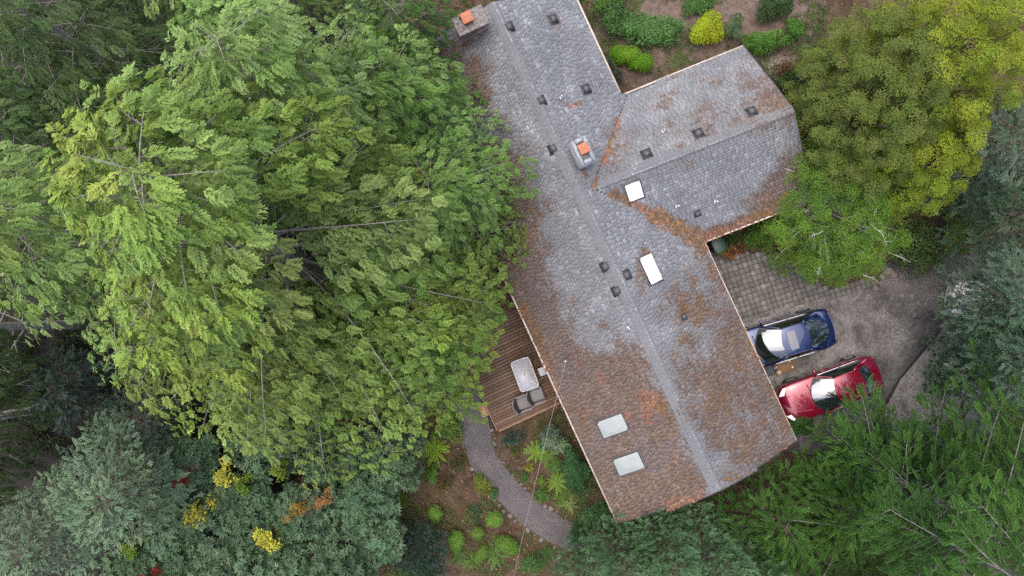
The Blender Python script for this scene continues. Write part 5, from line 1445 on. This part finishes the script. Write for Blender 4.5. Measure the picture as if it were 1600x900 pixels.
FE = [(678, 704, .82, 20, (.21, .32, .035), 'bright yellow green sword fern beside the cedar'), (838, 708, .60, 15, (.16, .27, .04), 'sword fern left of the fern pair, by the cable'), (857, 714, .62, 15, (.12, .215, .035), 'darker sword fern of the pair, right of the cable'), (871, 754, .60, 15, (.15, .265, .04), 'spiky sword fern beside the dark hedge'), (892, 791, .48, 11, (.25, .33, .10), 'pale lime fern at the edge of the path'), (876, 783, .48, 13, (.085, .165, .03), 'small fern left of the pale lime one'), (889, 768, .45, 12, (.09, .17, .035), 'small fern above the pale lime one'), (774, 869, .72, 16, (.105, .19, .05), 'large dark sword fern between the clipped shrubs'), (738, 880, .55, 14, (.095, .17, .03), 'fern at the bottom edge beside the big dark one'), (716, 872, .55, 14, (.07, .135, .035), 'fern at the bottom edge against the dark shrub'), (628, 784, .52, 14, (.095, .17, .02), 'fern half under the rhododendrons at the soil edge'), (857, 868, .5, 13, (.06, .125, .035), 'fern left of the path end near the bottom'), (845, 880, .5, 13, (.055, .115, .035), 'darker fern at the bottom edge near the cable'), (908, 778, .5, 13, (.04, .09, .03), 'dark fern between hedge and round bush'), (912, 815, .55, 14, (.04, .095, .032), 'dark fern under the round bush')]
for i, (x, y, s, n, c, lb) in enumerate(FE): fern(lb, x, y, s, n, 300 + i, c)
fern('strap leaved clump beside the clipped shrubs behind the house', 1056, 95, .75, 34, 330, (.085, .15, .035), .85, .035, name='daylily_plant')

# stones along the path
def rock_mesh(seed):
    r = random.Random(seed); mb = MB(); V = []; n = 7
    for j, (z, k) in enumerate(((0, .8), (.35, 1.0), (.7, .8), (.9, .4))):
        for i in range(n): a = i * 2 * math.pi / n; rr = k * r.uniform(.8, 1.15); V.append((rr * math.cos(a), rr * .8 * math.sin(a), z * .7 + r.uniform(-.05, .05)))
    q = [[j * n + i, j * n + (i + 1) % n, (j + 1) * n + (i + 1) % n, (j + 1) * n + i] for j in range(3) for i in range(n)]
    mb.add(V, q, ngons=[list(range(3 * n, 4 * n))]); return mb.mesh('rock', STONE, smooth=True)
RK = [rock_mesh(i) for i in range(5)]
rr_ = random.Random(5)
for i in range(8, 88, 2):
    for sd in (-1, 1):
        if rr_.random() < .35: continue
        c = PATH_C[i] + PATH_N[i] * sd * (PATH_W[i] + rr_.uniform(.02, .16))
        x, y = topx(np.array([c[0], c[1], 0.]))
        if not (640 < y < 870): continue
        s = rr_.choice([.05, .07, .09, .12, .15])
        o = link('rock', RK[rr_.randrange(5)]); o.location = (float(c[0]), float(c[1]), -.03); o.scale = (s, s * rr_.uniform(.7, 1.1), s); o.rotation_euler = (0, 0, rr_.uniform(0, 6.28))
        tag(o, 'small grey stone edging the curved gravel path', 'stone', 'stones edging the gravel path')
for i, (x, y, s) in enumerate([(1388, 424, .25), (1378, 432, .2), (1396, 430, .18), (1352, 430, .16), (1410, 462, .13), (1425, 463, .15), (1446, 475, .13), (1462, 487, .14)]):
    o = link('rock', RK[i % 5]); o.location = [float(v) for v in at(x, y, -.02)]; o.scale = (s, s, s * .8); o.rotation_euler = (0, 0, i * 1.3)
    tag(o, 'weathered stone at the upper rim of the driveway', 'stone', 'stones at the driveway rim')

# low ground cover creeping through the beds
rng = np.random.default_rng(55)
n = 9000
qx = np.r_[rng.uniform(915, 1290, n // 2), rng.uniform(600, 960, n - n // 2)]; qy = np.r_[rng.uniform(-20, 150, n // 2), rng.uniform(640, 900, n - n // 2)]
gp = np.stack([(qx - 800) * H / FPX, (450 - qy) * H / FPX, np.full(n, .05)], -1)
dP = np.min(np.hypot(gp[:, 0][:, None] - PATH_C[None, :, 0], gp[:, 1][:, None] - PATH_C[None, :, 1]) - PATH_W[None], 1)
vn = fbm(gp[:, 0], gp[:, 1], 1.3, 61)
ok = (dP > .02) & (vn > .555)
gp, vn = gp[ok], vn[ok]
gc = Crown(BROAD, 56)
for p_, v_ in zip(gp, vn): gc.put(p_ + [0, 0, rng.uniform(0, .06)], (rng.normal(0, .4), rng.normal(0, .4), 1), rng.uniform(.06, .12), np.array([(.075, .135, .035), (.10, .13, .045), (.055, .11, .035), (.12, .11, .05)][rng.integers(4)]) * rng.uniform(.7, 1.2), up=(rng.normal(), rng.normal(), .1))
gc.build('ground_cover', None, roll=3, kind='stuff')

# undergrowth on the forest floor, its leaves coloured near black to deepen the shade
rng = np.random.default_rng(77)
n = 2600
x = rng.uniform(-23, -8, n); y = rng.uniform(-13, 12, n)
ok = (vnoise(x, y, 1.1, 5) > .30) & (x + .25 * y < -9.5)
x, y = x[ok], y[ok]; n = len(x)
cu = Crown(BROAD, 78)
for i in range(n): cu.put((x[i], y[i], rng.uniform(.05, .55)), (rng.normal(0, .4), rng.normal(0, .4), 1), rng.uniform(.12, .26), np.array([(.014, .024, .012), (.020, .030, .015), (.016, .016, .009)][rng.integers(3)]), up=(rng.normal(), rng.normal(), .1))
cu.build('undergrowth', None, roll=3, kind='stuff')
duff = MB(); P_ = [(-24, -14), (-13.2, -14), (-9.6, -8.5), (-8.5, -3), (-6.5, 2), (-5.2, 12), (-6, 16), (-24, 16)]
duff.prism(P_, -.2, .004); duff.build('forest_floor', simple('shade_darkened_duff', (.012, .0095, .007), .95, vary=.5, nscale=4), kind='structure')  # brown duff, its colour darkened further to hold the shade under the trees

# leaf litter on the open soil
rng = np.random.default_rng(99)
n = 15000
x = rng.uniform(-10, 18, n); y = rng.uniform(-12.5, 13, n)
qx, qy = topx(np.stack([x, y, np.zeros(n)], -1))
keep = ~((qx > 1085) & (qy > 395) & (qy < 720) & (qx < 1480)); dP = np.min(np.hypot(x[:, None] - PATH_C[None, :, 0], y[:, None] - PATH_C[None, :, 1]) - PATH_W[None], 1); keep &= dP > -.06
keep |= rng.uniform(0, 1, n) < .04
x, y = x[keep], y[keep]; n = len(x)
lm = p_leaves(7, 1); 
pv_ = (np.array([[-.5, 0, 0], [0, .22, .03], [.5, 0, 0], [0, -.22, .03]]), np.array([[0, 1, 2, 3]]), np.ones(4))
an = rng.uniform(0, 6.28, n); s = rng.uniform(.05, .14, n)
M = np.zeros((n, 3, 3)); M[:, 0, 0] = np.cos(an); M[:, 0, 1] = -np.sin(an); M[:, 1, 0] = np.sin(an); M[:, 1, 1] = np.cos(an); M[:, 2, 2] = 1; M[:, 2, 0] = rng.normal(0, .2, n); M *= s[:, None, None]
cols = np.array([(.16, .09, .045), (.10, .06, .035), (.22, .14, .08), (.07, .05, .03), (.13, .11, .05), (.26, .20, .13)])[rng.integers(0, 6, n)]
zz = np.where(((topx(np.stack([x, y, 0 * x], -1))[0] > 1085)), .06, .035)
mb = MB(); mb.inst(pv_, M, np.stack([x, y, zz], -1), cols)
mb.build('leaf_litter', FOL, None, kind='stuff')
